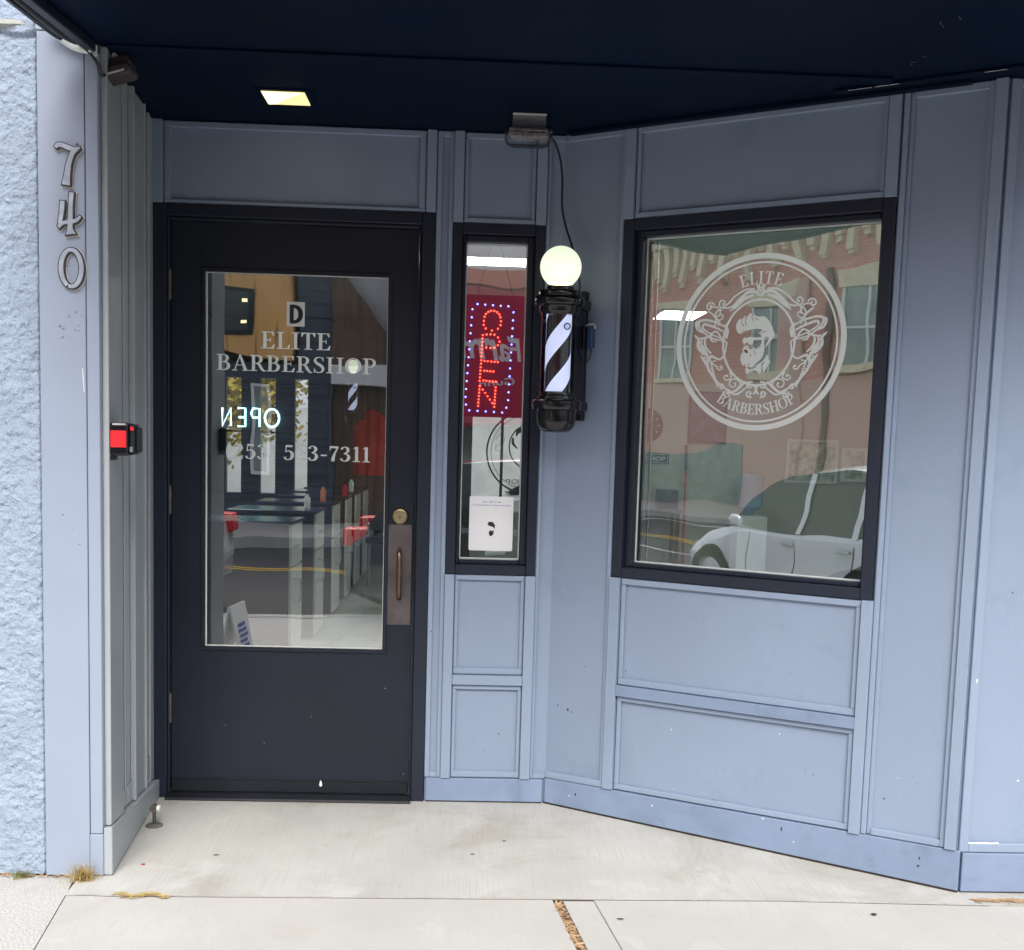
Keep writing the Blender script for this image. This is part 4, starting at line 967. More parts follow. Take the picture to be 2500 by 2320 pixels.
fw, fd = [], []
for j in range(nz):
    for i in range(seg):
        q = (j * seg + i, j * seg + (i + 1) % seg, (j + 1) * seg + (i + 1) % seg, (j + 1) * seg + i)
        (fw if (i % (seg // 2)) < seg * .235 else fd).append(q)
st = Mb(); st.add(vs, fw); st.build('white_stripe', 'stripe_w', bp, smooth=True)
st = Mb(); st.add(vs, fd); st.build('dark_stripe', 'stripe_d', bp, smooth=True)
hb = Mb().box(AN, .048, .118, 1.4815, 1.9050, .028, .105).box(AN, .035, .145, 1.852, 1.8885, .03, .16).box(AN, .035, .145, 1.4935, 1.5265, .03, .16)
hb.build('back_housing', 'black', bp, bevel=.006, seg=2)
Mb().box(AN, .030, .1180, 1.46, 1.925, .0005, .0275).build('mounting_plate', 'blackmat', bp, bevel=.003)
sc = AN(.150, 1.7800, .175)
Mb().ball(tuple(AN(.1425, 1.781, .205)), .0125, 16, 10).build('clear_knob', 'tube', bp, smooth=True)
# power cord, from the emergency light down behind the globe
cpts = [(-.030, 2.478, .10), (-.008, 2.455, .075), (.010, 2.40, .06), (.018, 2.33, .05), (.021, 2.229, .05), (.041, 2.155, .055), (.075, 2.081, .065), (.107, 1.993, .072), (.117, 1.928, .075), (.120, 1.880, .09)]
Mb_ = Mb().tube([AN(*p) for p in cr(cpts, 6)], .0040, 8)
tag(Mb_.build('power_cord', 'cable', None, smooth=True), 'black power cord hanging from the soffit down to the barber pole', 'cord')
# hook and plug on the wall right of the pole
hk = empty('wall_outlet', tuple(AN(.14, 1.72, 0)), 'small dark blue plug with white hook on the slanted wall right of the pole', 'plug')
Mb().box(AN, .127, .149, 1.722, 1.800, .001, .030).build('plug_body', 'blueish', hk, bevel=.003)
Mb().tube([AN(.120, 1.803, .02), AN(.140, 1.806, .032), AN(.156, 1.806, .034), AN(.163, 1.799, .034), AN(.163, 1.789, .034)], .0032, 8).build('hook', 'whitepl', hk, smooth=True)
Mb().tube([Vector(p) for p in cr([tuple(AN(.141, 1.724, .02)), tuple(AN(.143, 1.705, .02)), tuple(AN(.133, 1.68, .018)), tuple(AN(.120, 1.665, .02))], 5)], .0028, 8).build('plug_cord', 'cable', hk, smooth=True)

# ---------------------------------------------------------------- LED open sign behind the narrow pane
OS = empty('open_sign', (.085, .075, 1.46), 'upright LED sign spelling OPEN in red inside a blue dotted border', 'sign')
OO = -.078
Mb().box(BK, -.0265, .1965, 1.4680, 1.9180, OO - .025, OO).build('sign_board', 'ledpanel', OS, bevel=.003)
f = Mb(); e = .010
f.box(BK, -.0270, .1970, 1.4675 - .001, 1.4675 + e, OO + .0004, OO + .006).box(BK, -.0270, .1970, 1.9185 - e, 1.9195, OO + .0004, OO + .006)
f.build('sign_frame', 'blackmat', OS)
def zx(x, y): return (-.024 + (x - 262) * .000494, 1.8855 - (y - 760) * .000494 + .0)
def dots(name, pts, m, r=.0036):
    b = Mb()
    for (x, y) in pts: u, z = zx(x, y); b.ball(tuple(BK(u, z, OO + .002)), r, 8, 6)
    b.build(name, m, OS, smooth=True)
def line(x0, y0, x1, y1, n): return [(x0 + (x1 - x0) * i / (n - 1), y0 + (y1 - y0) * i / (n - 1)) for i in range(n)]
bor = line(346, 760, 580, 770, 5) + line(308, 800, 272, 1460, 12) + line(620, 813, 598, 1475, 12) + line(303, 1560, 555, 1570, 5) + [(277, 1518), (586, 1532)]
dots('blue_border', bor, 'ledb')
dots('letter_o', [(462 + 62 * math.cos(a), 868 - 62 * math.sin(a)) for a in [R(14 + k * 152 / 7) for k in range(8)]] + line(397, 885, 397, 915, 2) + line(527, 882, 524, 912, 2) + [(412, 940), (460, 955), (505, 940)], 'ledr')
dots('letter_p', line(392, 990, 385, 1150, 7) + [(420, 985), (450, 983), (480, 985), (508, 1005), (520, 1035), (508, 1063), (482, 1083), (452, 1085), (420, 1083)], 'ledr')
dots('letter_e', line(385, 1180, 377, 1335, 7) + line(410, 1184, 512, 1190, 5) + line(410, 1258, 480, 1262, 4) + line(405, 1332, 500, 1338, 5), 'ledr')
dots('letter_n', line(378, 1375, 370, 1525, 7) + line(500, 1380, 493, 1528, 7) + line(402, 1400, 478, 1500, 5), 'ledr')
for (x0, x1) in ((.030, .0), (.096, .156)):
    pass
Mb().tube([BK(.016, 1.918, OO - .01), BK(.060, 2.10, OO - .03)], .0011, 6).tube([BK(.150, 1.918, OO - .01), BK(.102, 2.10, OO - .03)], .0011, 6).build('hanging_wire', 'cable', OS)
# white notice card on the narrow pane
nc = empty('notice_card', (.09, .05, .963), 'white notice card with small blue print stuck low on the narrow pane', 'notice')
def rr2(u0, u1, z0, z1, r, n=5):
    o_ = []
    for cx_, cz_, a in ((u1 - r, z1 - r, 0), (u0 + r, z1 - r, 90), (u0 + r, z0 + r, 180), (u1 - r, z0 + r, 270)):
        for i in range(n): o_.append((cx_ + r * math.cos(R(a + 90 * i / (n - 1))), cz_ + r * math.sin(R(a + 90 * i / (n - 1)))))
    return o_
Mb().prism(BK, rr2(.0065, .1725, .9625, 1.1685, .006), -.0490, -.0475).build('card', mat('card_white', (.86, .86, .88), .4), nc)
sans_text('card_text', 'Scan QR Code', BK, .054, 1.1455, .0062, -.0473, 'ink', nc, width=.072)
sans_text('card_text', 'To Schedule an Appointment', BK, .0165, 1.1330, .0062, -.0473, 'ink', nc, width=.146)
k = Mb()
k.poly(BK, [(.076, 1.062), (.081, 1.073), (.096, 1.072), (.105, 1.060), (.103, 1.046), (.096, 1.054), (.083, 1.057)], -.0472)
k.poly(BK, [(.082, 1.034), (.087, 1.041), (.094, 1.037), (.101, 1.043), (.099, 1.025), (.090, 1.017), (.083, 1.023)], -.0472)
k.build('card_emblem', 'inkblack', nc)

# ---------------------------------------------------------------- door stop, grass, debris
ds = empty('door_stop', (-1.070, -.330, 0), 'small weathered metal door stop on a round foot at the foot of the return wall', 'door stop')
Mb().lathe((-1.070, -.330, .0005), [(.0001, 0), (.030, 0), (.030, .003), (.024, .007), (.008, .009), (.0001, .009)], 28).build('foot', mat('weathered_steel', (.20, .20, .18), .5, .6, var=.3, vscale=60), ds, smooth=True)
Mb().lathe((-1.070, -.330, .009), [(.006, 0), (.0065, .046), (.0001, .046)], 14).build('post', 'plate', ds, smooth=True)
Mb().lathe((-1.070, -.344, .066), [(.0001, 0), (.013, 0), (.013, .022), (.0001, .022)], 20, axis='y').build('bumper_holder', mat('rusty_holder', (.14, .12, .10), .6, .5, var=.4, vscale=60), ds, smooth=True)
Mb().lathe((-1.058, -.337, .066), [(.0001, 0), (.0115, 0), (.0115, .010), (.0001, .012)], 20, axis='x').build('rubber_tip', 'whitepl', ds, smooth=True)
def tuft(name, x, y, n, h, spread, m, label, seedn):
    random.seed(seedn); b = Mb()
    for i in range(int(n * 1.6)):
        a = random.uniform(0, 6.28); l = h * random.uniform(.4, 1.1); lean = random.uniform(.1, 1.) * spread; w = random.uniform(.0006, .0015)
        bx, by = x + random.gauss(0, .016), y + random.gauss(0, .009)
        dx, dy = math.cos(a) * lean, math.sin(a) * lean * .6; sx, sy = -math.sin(a) * w, math.cos(a) * w; pv = None
        sx += w * .6
        for j in range(4):
            t = j / 3; p = Vector((bx + dx * t * t, by + dy * t * t - .005 * t, l * (t - .25 * t * t) - .006)); q = (1 - t * .85)
            cu_ = (p - Vector((sx, sy, 0)) * q, p + Vector((sx, sy, 0)) * q)
            if pv: b.quad(pv[0], pv[1], cu_[1], cu_[0], 1 if random.random() < .12 else 0)
            pv = cu_
    return tag(b.build(name, m), label, 'grass')
tuft('grass_tuft', -1.150, -.822, 190, .080, .070, ['straw', 'greenish'], 'dry yellow grass tuft at the foot of the corner board', 3)
tuft('grass_tuft', -1.345, -.795, 70, .036, .034, ['greenish', 'straw'], 'small green and brown weed tuft at the foot of the stucco', 5)
random.seed(11)
b = Mb()
for i in range(150):
    x = random.uniform(-1.02, -.865); y = -.934 + random.gauss(0, .006) + .01 * math.sin(x * 60); a = random.gauss(0, .6); l = random.uniform(.004, .016); w = random.uniform(.0008, .002)
    dx, dy = math.cos(a) * l, math.sin(a) * l; z = random.uniform(.0, .004)
    b.quad((x - dx, y - dy - w, z), (x + dx, y + dy - w, z + .001), (x + dx, y + dy + w, z + .001), (x - dx, y - dy + w, z))
tag(b.build('straw_litter', 'straw'), 'yellow dry straw caught in the pavement joint', 'litter', kind='stuff')
b = Mb()
for i in range(120):
    x = random.uniform(-1.42, -1.10); y = -.790 + random.gauss(0, .006); a = random.uniform(0, 3.14); l = random.uniform(.002, .007); w = random.uniform(.001, .003)
    dx, dy = math.cos(a) * l, math.sin(a) * l; z = random.uniform(-.002, .003)
    b.quad((x - dx, y - dy - w, z), (x + dx, y + dy - w, z), (x + dx, y + dy + w, z + .001), (x - dx, y - dy + w, z))
for i in range(120):
    x = random.uniform(1.60, 1.80); y = -.895 + random.gauss(0, .007); a = random.gauss(0, .4); l = random.uniform(.003, .014); w = random.uniform(.001, .003)
    dx, dy = math.cos(a) * l, math.sin(a) * l; z = random.uniform(.001, .005)
    b.quad((x - dx, y - dy - w, z), (x + dx, y + dy - w, z), (x + dx, y + dy + w, z + .001), (x - dx, y - dy + w, z))
tag(b.build('dirt', 'chip'), 'brown crumbs of dirt along the foot of the walls', 'dirt', kind='stuff')
# flat scraps on the ground; the strip under the slanted baseboard is painted shade
def leaf(x, y, a, l, w, m, label, grp=None):
    b = Mb(); c_, s_ = math.cos(a), math.sin(a)
    pts = [(-l, 0), (-l * .3, w), (l * .5, w * .8), (l, 0), (l * .4, -w * .9), (-l * .4, -w)]
    b.hprism([(x + p * c_ - q * s_, y + p * s_ + q * c_) for p, q in pts], .0004, .0018)
    return tag(b.build('litter_scrap', m), label, 'litter', grp)
leaf(-.795, -.600, .1, .010, .0035, 'inkblack', 'small black scrap on the entry concrete left of its middle')
leaf(-1.006, -.690, .4, .007, .006, 'redpaint', 'tiny red leaf scrap on the entry concrete near the return wall')
leaf(.155, -.430, .1, .008, .003, 'inkblack', 'black speck on the entry concrete below the barber pole, nearer the wall')
leaf(.045, -.560, .0, .008, .003, 'inkblack', 'black speck on the entry concrete below the narrow window, nearer the street')
leaf(.475, -1.06, -.1, .011, .0025, 'inkblack', 'black scrap on the pavement right of the bark filled joint')
leaf(1.245, -1.005, .0, .010, .006, 'inkblack', 'round black gum spot on the pavement near the slanted wall end')

# ================================================================= INSIDE THE SHOP
def cabinet(x, y, label):
    e = empty('styling_cabinet', (x, y, 0), label, 'cabinet', 'white fronted cabinets in a row inside the shop')
    Mb().box(W, x - .55, x - .005, .02, .86, -y - .42, -y).build('carcass', 'cabd', e, bevel=.003)
    Mb().box(W, x - .004, x + .014, .03, .60, -y - .415, -y - .005).box(W, x - .004, x + .014, .61, .855, -y - .415, -y - .005).build('front_panel', 'cabw', e, bevel=.003)
    Mb().box(W, x - .58, x + .025, .8605, .878, -y - .44, -y + .02).build('counter_top', 'ctop', e, bevel=.004)
    h = Mb(); h.tube([Vector(p) for p in cr([(x + .014, y + .10, .40), (x + .05, y + .10, .41), (x + .05, y + .10, .53), (x + .014, y + .10, .54)], 5)], .007, 8)
    h.tube([(x + .014, y + .05, .73), (x + .04, y + .05, .73), (x + .04, y + .15, .73), (x + .014, y + .15, .73)], .007, 8)
    h.build('handle', 'steel', e, smooth=True)
    return e
cab = cabinet(-1.03, 2.35, 'white fronted cabinet nearest the glass of the door')
for i, (y, lab) in enumerate(((3.4, 'second white fronted cabinet behind the door glass'), (4.4, 'third white fronted cabinet behind the door glass'), (5.3, 'fourth white fronted cabinet behind the door glass'), (6.1, 'fifth white fronted cabinet behind the door glass'), (6.9, 'rearmost white fronted cabinet behind the door glass'))):
    copy_tree(cab, (-1.03, y, 0), label=lab)
def bottle(x, y, z, h, m, label):
    h *= .62
    e = empty('bottle', (x, y, z), label, 'bottle', 'bottles on the cabinets')
    Mb().lathe((x, y, z), [(.0001, 0), (h * .17, 0), (h * .18, h * .6), (h * .07, h * .75), (h * .07, h * .82)], 16).build('flask', m, e, smooth=True)
    Mb().lathe((x, y, z), [(h * .075, h * .82), (h * .08, h), (.0001, h)], 14).build('cap', 'blackmat', e, smooth=True)
bottle(-1.10, 3.55, .879, .20, 'whitepl', 'white bottle on the second cabinet'); bottle(-1.12, 4.55, .879, .22, 'skin1', 'orange bottle on the third cabinet')
bottle(-1.05, 5.45, .879, .20, 'redcloth', 'red bottle on the fourth cabinet'); bottle(-1.08, 6.25, .879, .22, 'whitepl', 'white bottle on the fifth cabinet')
# red cape on a stand
cp = empty('barber_cape', (-1.02, 7.3, 1.0), 'red barber cape hanging on a hook deep inside the shop', 'cape')
vs = []; fs = []; nu, nv = 28, 14
for j in range(nv + 1):
    for i in range(nu + 1):
        a = math.pi * i / nu; t = j / nv; hw = .05 + .12 * min(1, t * 4) ** .5
        vs.append((-1.00 + hw * math.cos(a) * (1 + .04 * t), 7.35 - .07 * math.sin(a) - .012 * math.sin(9 * a) * t, 1.66 - .66 * t))
fs = [(j * (nu + 1) + i, j * (nu + 1) + i + 1, (j + 1) * (nu + 1) + i + 1, (j + 1) * (nu + 1) + i) for j in range(nv) for i in range(nu)]
m_ = Mb(); m_.add(vs, fs); m_.build('cloth', 'redcloth', cp, smooth=True)
Mb().tube([(-1.0, 7.98, 1.68), (-1.0, 7.4, 1.68), (-1.0, 7.36, 1.64)], .008, 8).build('hook', 'steel', cp)
# small second pole inside
c2 = copy_tree(bp, (-1.13, 6.75, 1.50), scale=.95, label='small lit barber pole inside the shop behind the door glass')
# neon word seen from behind
NF = Fr(0, RY - .14, 1, 0)
nsg = empty('neon_sign', (-2.3, 7.95, 1.45), 'pale blue neon sign reading OPEN backwards deep in the door glass', 'sign')
NX = [-2.05, -2.22, -2.40, -2.57]
nn = Mb()
def nt(pts): nn.tube([NF(x, z, .0) for x, z in pts], .011, 8)
nt([(-2.09 + .075 * math.cos(a), 1.555 + .095 * math.sin(a)) for a in [2 * math.pi * i / 16 for i in range(17)]])
nt([(-2.22, 1.46), (-2.22, 1.65), (-2.29, 1.65), (-2.31, 1.60), (-2.29, 1.555), (-2.22, 1.555)])
nt([(-2.45, 1.46), (-2.37, 1.46), (-2.37, 1.65), (-2.45, 1.65)]); nt([(-2.37, 1.555), (-2.44, 1.555)])
nt([(-2.52, 1.46), (-2.52, 1.65), (-2.61, 1.46), (-2.61, 1.65)])
nn.build('neon_tubing', 'neon', nsg, smooth=True)
Mb().box(NF, -2.64, -1.98, 1.40, 1.415, -.02, .0).build('sign_rail', 'blackmat', nsg)
# clock, sign, pictures on the far wall
WF = Fr(0, RY, 1, 0)
ck = empty('wall_clock', (1.90, RY, 1.60), 'round black wall clock seen through the wide window', 'clock')
Mb().lathe((1.90, RY - .003, 1.60), [(.0001, -.02), (.165, -.02), (.175, -.035), (.185, -.03), (.185, 0)], 48, axis='y').build('case', 'blackmat', ck, smooth=True)
f = Mb()
for i in range(12):
    a = R(30 * i); c_, s_ = math.cos(a), math.sin(a)
    f.prism(WF, [(1.90 + c_ * .125 - s_ * .006, 1.60 + s_ * .125 + c_ * .006), (1.90 + c_ * .15 - s_ * .006, 1.60 + s_ * .15 + c_ * .006), (1.90 + c_ * .15 + s_ * .006, 1.60 + s_ * .15 - c_ * .006), (1.90 + c_ * .125 + s_ * .006, 1.60 + s_ * .125 - c_ * .006)], .024, .026)
f.build('hour_marks', 'whitepl', ck)
f = Mb()
for a, l in ((55, .08), (155, .12)):
    c_, s_ = math.cos(R(a)), math.sin(R(a)); f.prism(WF, [(1.90 - s_ * .006, 1.60 + c_ * .006), (1.90 + c_ * l, 1.60 + s_ * l), (1.90 + s_ * .006, 1.60 - c_ * .006)], .028, .030)
f.build('hands', 'brassl', ck)
sg = empty('wall_sign', (1.85, RY, 1.19), 'small black sign lettered BARBER SHOP under the round clock', 'sign')
Mb().box(WF, 1.56, 2.17, 1.19, 1.30, .0, .02).build('board', 'inkblack', sg, bevel=.003)
f = Mb().box(WF, 1.575, 2.155, 1.200, 1.204, .021, .0225).box(WF, 1.575, 2.155, 1.286, 1.290, .021, .0225).box(WF, 1.575, 1.579, 1.205, 1.285, .021, .0225).box(WF, 2.151, 2.155, 1.205, 1.285, .021, .0225)
f.build('border_line', 'whitepl', sg)
sans_text('lettering', 'BARBER SHOP', WF, 1.60, 1.222, .045, .0225, 'whitepl', sg, width=.53, bold=.01)
def picture(x0, x1, z0, z1, m, fm_, label):
    e = empty('picture', ((x0 + x1) / 2, RY, z0), label, 'picture')
    Mb().box(WF, x0, x1, z0, z1, .0, .03).build('picture_frame', fm_, e, bevel=.004)
    Mb().box(WF, x0 + .03, x1 - .03, z0 + .03, z1 - .03, .0305, .033).build('print', m, e)
picture(2.36, 2.78, 1.42, 1.98, mat('dark_photo', (.06, .07, .08), .4, var=.9, vscale=9), 'inkblack', 'dark framed picture on the far wall right of the clock')
picture(3.45, 4.02, 1.02, 1.50, 'poster', 'whitepl', 'larger pale green picture in a white frame, low right in the wide window')
picture(4.06, 4.34, 1.05, 1.42, 'poster', 'whitepl', 'small pale picture at the right end of the far wall')
br = empty('broom', (2.33, 7.85, 0), 'red handled broom leaning on the far wall', 'broom')
Mb().tube([(2.33, 7.80, .1), (2.345, 7.93, 1.12)], .012, 10).build('handle', 'redcloth', br); Mb().tube([(2.345, 7.93, 1.12), (2.349, 7.96, 1.40)], .015, 10).build('grip', 'inkblack', br)
Mb().box(W, 2.2, 2.46, 0.005, .1, -7.84, -7.76).build('brush', 'blackmat', br, bevel=.01)
wc = empty('water_cooler', (2.98, 7.6, 0), 'water cooler with blue bottle by the far wall', 'water cooler')
Mb().box(W, 2.82, 3.14, .005, .68, -7.76, -7.44).build('stand', 'whitepl', wc, bevel=.015, seg=2)
Mb().lathe((2.98, 7.6, .68), [(.03, 0), (.05, .04), (.13, .09), (.135, .16), (.128, .19), (.135, .22), (.128, .28), (.135, .31), (.135, .40), (.10, .44), (.0001, .45)], 28).build('bottle', 'bluewater', wc, smooth=True)
def shelf_item():
    e = empty('console_table', (1.72, 7.7, 0), 'long dark console table under the sign', 'table')
    Mb().box(W, 1.35, 2.25, .68, .72, -7.9, -7.5).build('table_top', 'brownwood', e, bevel=.004)
    for x in (1.38, 2.19):
        for y in (7.52, 7.86): Mb().box(W, x, x + .035, .005, .6798, -y - .03, -y).build('leg', 'brownwood', e)
shelf_item()
tag(Mb().box(W, 2.02, 2.22, .721, .92, -7.88, -7.60).build('speaker_box', 'blackmat', None, bevel=.01), 'black box on the right end of the console table', 'box')
jr = empty('striped_jar', (1.70, 7.7, .721), 'white jar with black diagonal stripes on the console table', 'jar')
Mb().lathe((1.70, 7.7, .721), [(.0001, 0), (.05, 0), (.05, .06), (.0001, .06)], 20).build('foot', 'skin1', jr, smooth=True)
Mb().lathe((1.70, 7.7, .781), [(.04, 0), (.045, .25), (.0001, .25)], 20).ball((1.70, 7.7, 1.06), .045).build('body', mat('striped', (.7, .7, .68), .4, streak=((.03, .03, .04), 8, (1, 1, 3), .5, .52)), jr, smooth=True)
# waiting chairs close to the wide window
def wchair(x, y, rz, label):
    e = empty('waiting_chair', (x, y, 0), label, 'chair')
    q = Matrix.Rotation(rz, 4, 'Z')
    def put(mb): mb.v = [tuple(Vector((x, y, 0)) + (q @ Vector(v))) for v in mb.v]; return mb
    vs = []; nu = 16
    for j in range(7):
        t = j / 6; z = .45 + .36 * t; wd = .23 * (1 - .35 * max(0, t - .5) ** 2 * 4)
        for i in range(nu + 1):
            s = -1 + 2 * i / nu; zz = z - (.06 * s * s if j == 6 else 0); vs.append((wd * s, -.22 - .05 * t + .06 * s * s, zz))
    m_ = Mb(); fs = [(j * (nu + 1) + i, j * (nu + 1) + i + 1, (j + 1) * (nu + 1) + i + 1, (j + 1) * (nu + 1) + i) for j in range(6) for i in range(nu)]
    m_.add(vs, fs); m_.add([(a, b_ - .05, c_) for a, b_, c_ in vs], fs)
    nrow = nu + 1; top = [6 * nrow + i for i in range(nrow)]; tot = 7 * nrow
    for i in range(nu): m_.f.append((top[i], top[i + 1], tot + top[i + 1], tot + top[i])); m_.mi.append(0)
    put(m_).build('backrest', 'leather', e, smooth=True)
    put(Mb().box(W, -.24, .24, .40, .47, -.24, .22)).build('seat', 'leather', e, bevel=.02, seg=2)
    for sx in (-.21, .21):
        for sy in (-.2, .2): put(Mb().tube([(sx, sy, .40), (sx * 1.05, sy * 1.05, .004)], .012, 8)).build('leg', 'steel', e)
wchair(1.17, 1.45, R(-15), 'black leather waiting chair at the lower left of the wide window')
wchair(2.00, 1.40, R(-25), 'black leather waiting chair at the lower right of the wide window')
wc3 = wchair(-.62, 6.3, R(60), 'black chair on the pale floor deep behind the door glass')
# ceiling panels
def panel(x0, x1, y0, y1, label):
    e = empty('ceiling_panel_light', ((x0 + x1) / 2, (y0 + y1) / 2, RC), label, 'light', 'white light panels in the shop ceiling')
    Mb().box(W, x0 - .02, x1 + .02, RC - .02, RC - .0005, -y1 - .02, -y0 + .02).build('tray', 'whitepl', e)
    Mb().box(W, x0, x1, RC - .026, RC - .0205, -y1, -y0).build('diffuser', 'fluor', e)
panel(-.35, .95, 3.50, 3.80, 'long light panel crossing behind the narrow window')
panel(1.74, 2.12, 6.10, 6.75, 'light panel seen through the left of the wide window')
panel(3.5, 4.2, 3.4, 4.6, 'unseen light panel added over the right side of the shop')  # lamp kept out of view, there only for its light
panel(2.5, 3.5, .6, 1.4, 'unseen light panel added near the wide window')  # added fill lamp, set where the glass does not show it
for fr_, a_, b_, c_, d_, lab_ in ((AN, .30, 1.15, -.55, -.30, 'added unseen light strip just inside the wide window'), (BK, -1.15, -.15, -.58, -.34, 'added unseen light strip just inside the door')):  # extra lamps out of view, added to light the vinyl from behind
    ctr = fr_((a_ + b_) / 2, RC, (c_ + d_) / 2)
    e_ = empty('ceiling_panel_light', tuple(ctr), lab_, 'light', 'white light panels in the shop ceiling')
    fz = Fr(fr_.o.x, fr_.o.y, fr_.d.x, fr_.d.y)
    Mb().box(fz, a_ - .02, b_ + .02, RC - .02, RC - .0005, c_ - .02, d_ + .02).build('tray', 'whitepl', e_)
    Mb().box(fz, a_, b_, RC - .026, RC - .0205, c_, d_).build('diffuser', 'fluor', e_)
panel(-2.3, -1.7, 2.6, 3.8, 'light panel over the cabinets')

# ================================================================= CARS
def car(name, x0, yc, L, H, Wd, m, label, face=-1, z0=-.15):
    """x0 = front end; face -1: the car points to -x. Lofted body, glasshouse, wheels, lamps"""
    e = empty(name, (x0 - face * L / 2, yc, z0), label, 'car')
    X = lambda s: x0 - face * s * L
    hw = Wd / 2
    # side stations: s, top of lower body, half-width factor
    st = [(0, .34, .70), (.012, .44, .84), (.04, .50, .90), (.12, .57, .96), (.22, .62, .98), (.30, .655, 1), (.45, .67, 1), (.62, .69, 1), (.80, .71, .99), (.93, .70, .95), (.985, .62, .88), (1, .45, .78)]
    vs = []; nr = 9
    for s, t, wf in st:
        b = .14 if .05 < s < .95 else .20
        t *= .87; T = t * H
        prof = [(-.86, b * H), (-.99, b * H + .06), (-1, .36 * H), (-.985, T - .07), (-.90, T), (-.45, T + .015), (0, T + .022), (.45, T + .015), (.90, T), (.985, T - .07), (1, .36 * H), (.99, b * H + .06), (.86, b * H)]
        nr = len(prof)
        for py_, pz in prof: vs.append((X(s), yc + py_ * hw * wf, z0 + min(pz, T + .03)))
    fs = [(j * nr + i, j * nr + (i + 1) % nr, (j + 1) * nr + (i + 1) % nr, (j + 1) * nr + i) for j in range(len(st) - 1) for i in range(nr)]
    fs += [tuple(range(nr)), tuple((len(st) - 1) * nr + i for i in range(nr))]
    b = Mb(); b.add(vs, fs); b.build('body', m, e, smooth=True)
    # glasshouse
    gs = [(.215, .575, .90), (.29, .70, .85), (.36, .83, .78), (.44, .94, .73), (.53, .99, .70), (.66, 1.0, .70), (.78, .965, .70), (.88, .82, .75), (.955, .62, .82)]
    vs = []
    for s, t, wf in gs:
        base = .575 * H
        for py_, pz in ((-.93, base), (-wf - .02, t * H - .06 * (t - .5)), (-wf + .08, t * H), (0, t * H + .012), (wf - .08, t * H), (wf + .02, t * H - .06 * (t - .6)), (.93, base)): vs.append((X(s), yc + py_ * hw, z0 + max(base, pz)))
    nr = 7; n_ = len(gs)
    roof, gl = [], []
    for j in range(n_ - 1):
        for i in range(nr - 1):
            q = (j * nr + i, j * nr + i + 1, (j + 1) * nr + i + 1, (j + 1) * nr + i)
            (roof if (i in (1, 2, 3, 4) and 3 <= j <= 6) or (i in (1, 4)) else gl).append(q)
    b = Mb(); b.add(vs, roof); b.build('roof', m, e, smooth=True)
    b = Mb(); b.add(vs, gl); b.build('windows', 'carglass', e, smooth=True)
    for s in (.53, .74):
        for sg in (-1, 1):
            b = Mb(); q_ = []
            for oo in (.003, .010):
                for (dx, yy, zz) in ((-.03, .935, .585), (.03, .935, .585), (.03, .725, .965), (-.03, .725, .965)): q_.append((X(s) + dx, yc + sg * (hw * yy + oo + .008), z0 + zz * H))
            b.add(q_, [(0, 1, 2, 3), (4, 5, 6, 7), (0, 1, 5, 4), (1, 2, 6, 5), (2, 3, 7, 6), (3, 0, 4, 7)])
            b.build('door_pillar', m, e)
    for s in (.335, .53, .755):
        for sg in (-1, 1):
            Mb().tube([(X(s + .01), yc + sg * hw * .985, z0 + .17 * H), (X(s), yc + sg * hw * 1.0, z0 + .34 * H), (X(s - .004), yc + sg * hw * .982, z0 + .53 * H)], .006, 6).build('door_seam', 'inkblack', e)
    for s in (.50, .72):
        for sg in (-1, 1): Mb().box(W, X(s) - .08, X(s) + .08, z0 + .475 * H, z0 + .495 * H, -yc - sg * hw - .025, -yc - sg * hw + .025).build('door_handle', 'steel', e, bevel=.006)
    for s in (.17, .80):
        for sg in (-1, 1):
            c_ = (X(s), yc + sg * (hw - .10), z0 + .30)
            wl = Mb().lathe(c_, [(.20, -.11), (.30, -.11), (.315, -.09), (.315, .09), (.30, .11), (.20, .11)], 32, axis='y').build('wheel', 'tyre', e, smooth=True)
            r_ = Mb().lathe(c_, [(.0001, sg * .105), (.06, sg * .105), (.19, sg * .085), (.2, sg * .10)], 24, axis='y').build('rim', 'steel', wl, smooth=True)
    for sg in (-1, 1):
        Mb().ball((X(.03), yc + sg * hw * .66, z0 + .38 * H), .09, 14, 8, sz=.55).build('headlight', 'steel', e, smooth=True)
        Mb().box(W, min(X(.96), X(1.004)), max(X(.96), X(1.004)), z0 + .47 * H, z0 + .58 * H, -yc - sg * hw * .72 - .12, -yc - sg * hw * .72 + .12).build('tail_light', 'red', e, bevel=.02, seg=2)
        Mb().ball((X(.30), yc + sg * (hw + .06), z0 + .615 * H), .075, 14, 8, sz=.75).build('wing_mirror', m, e, smooth=True)
    return e
car('parked_car', -5.42, -5.30, 3.32, 1.40, 1.72, 'carwhite', 'white hatchback parked at the near kerb, reflected in the wide window')
car('parked_car', 3.25, -5.32, 4.2, 1.40, 1.74, 'cardark', 'dark grey car with red tail lights parked at the near kerb behind the white one', face=1)
car('parked_car', -.4, 11.2, 4.2, 1.45, 1.76, 'carwhite', 'white car in the yard behind the shop', z0=-.1)
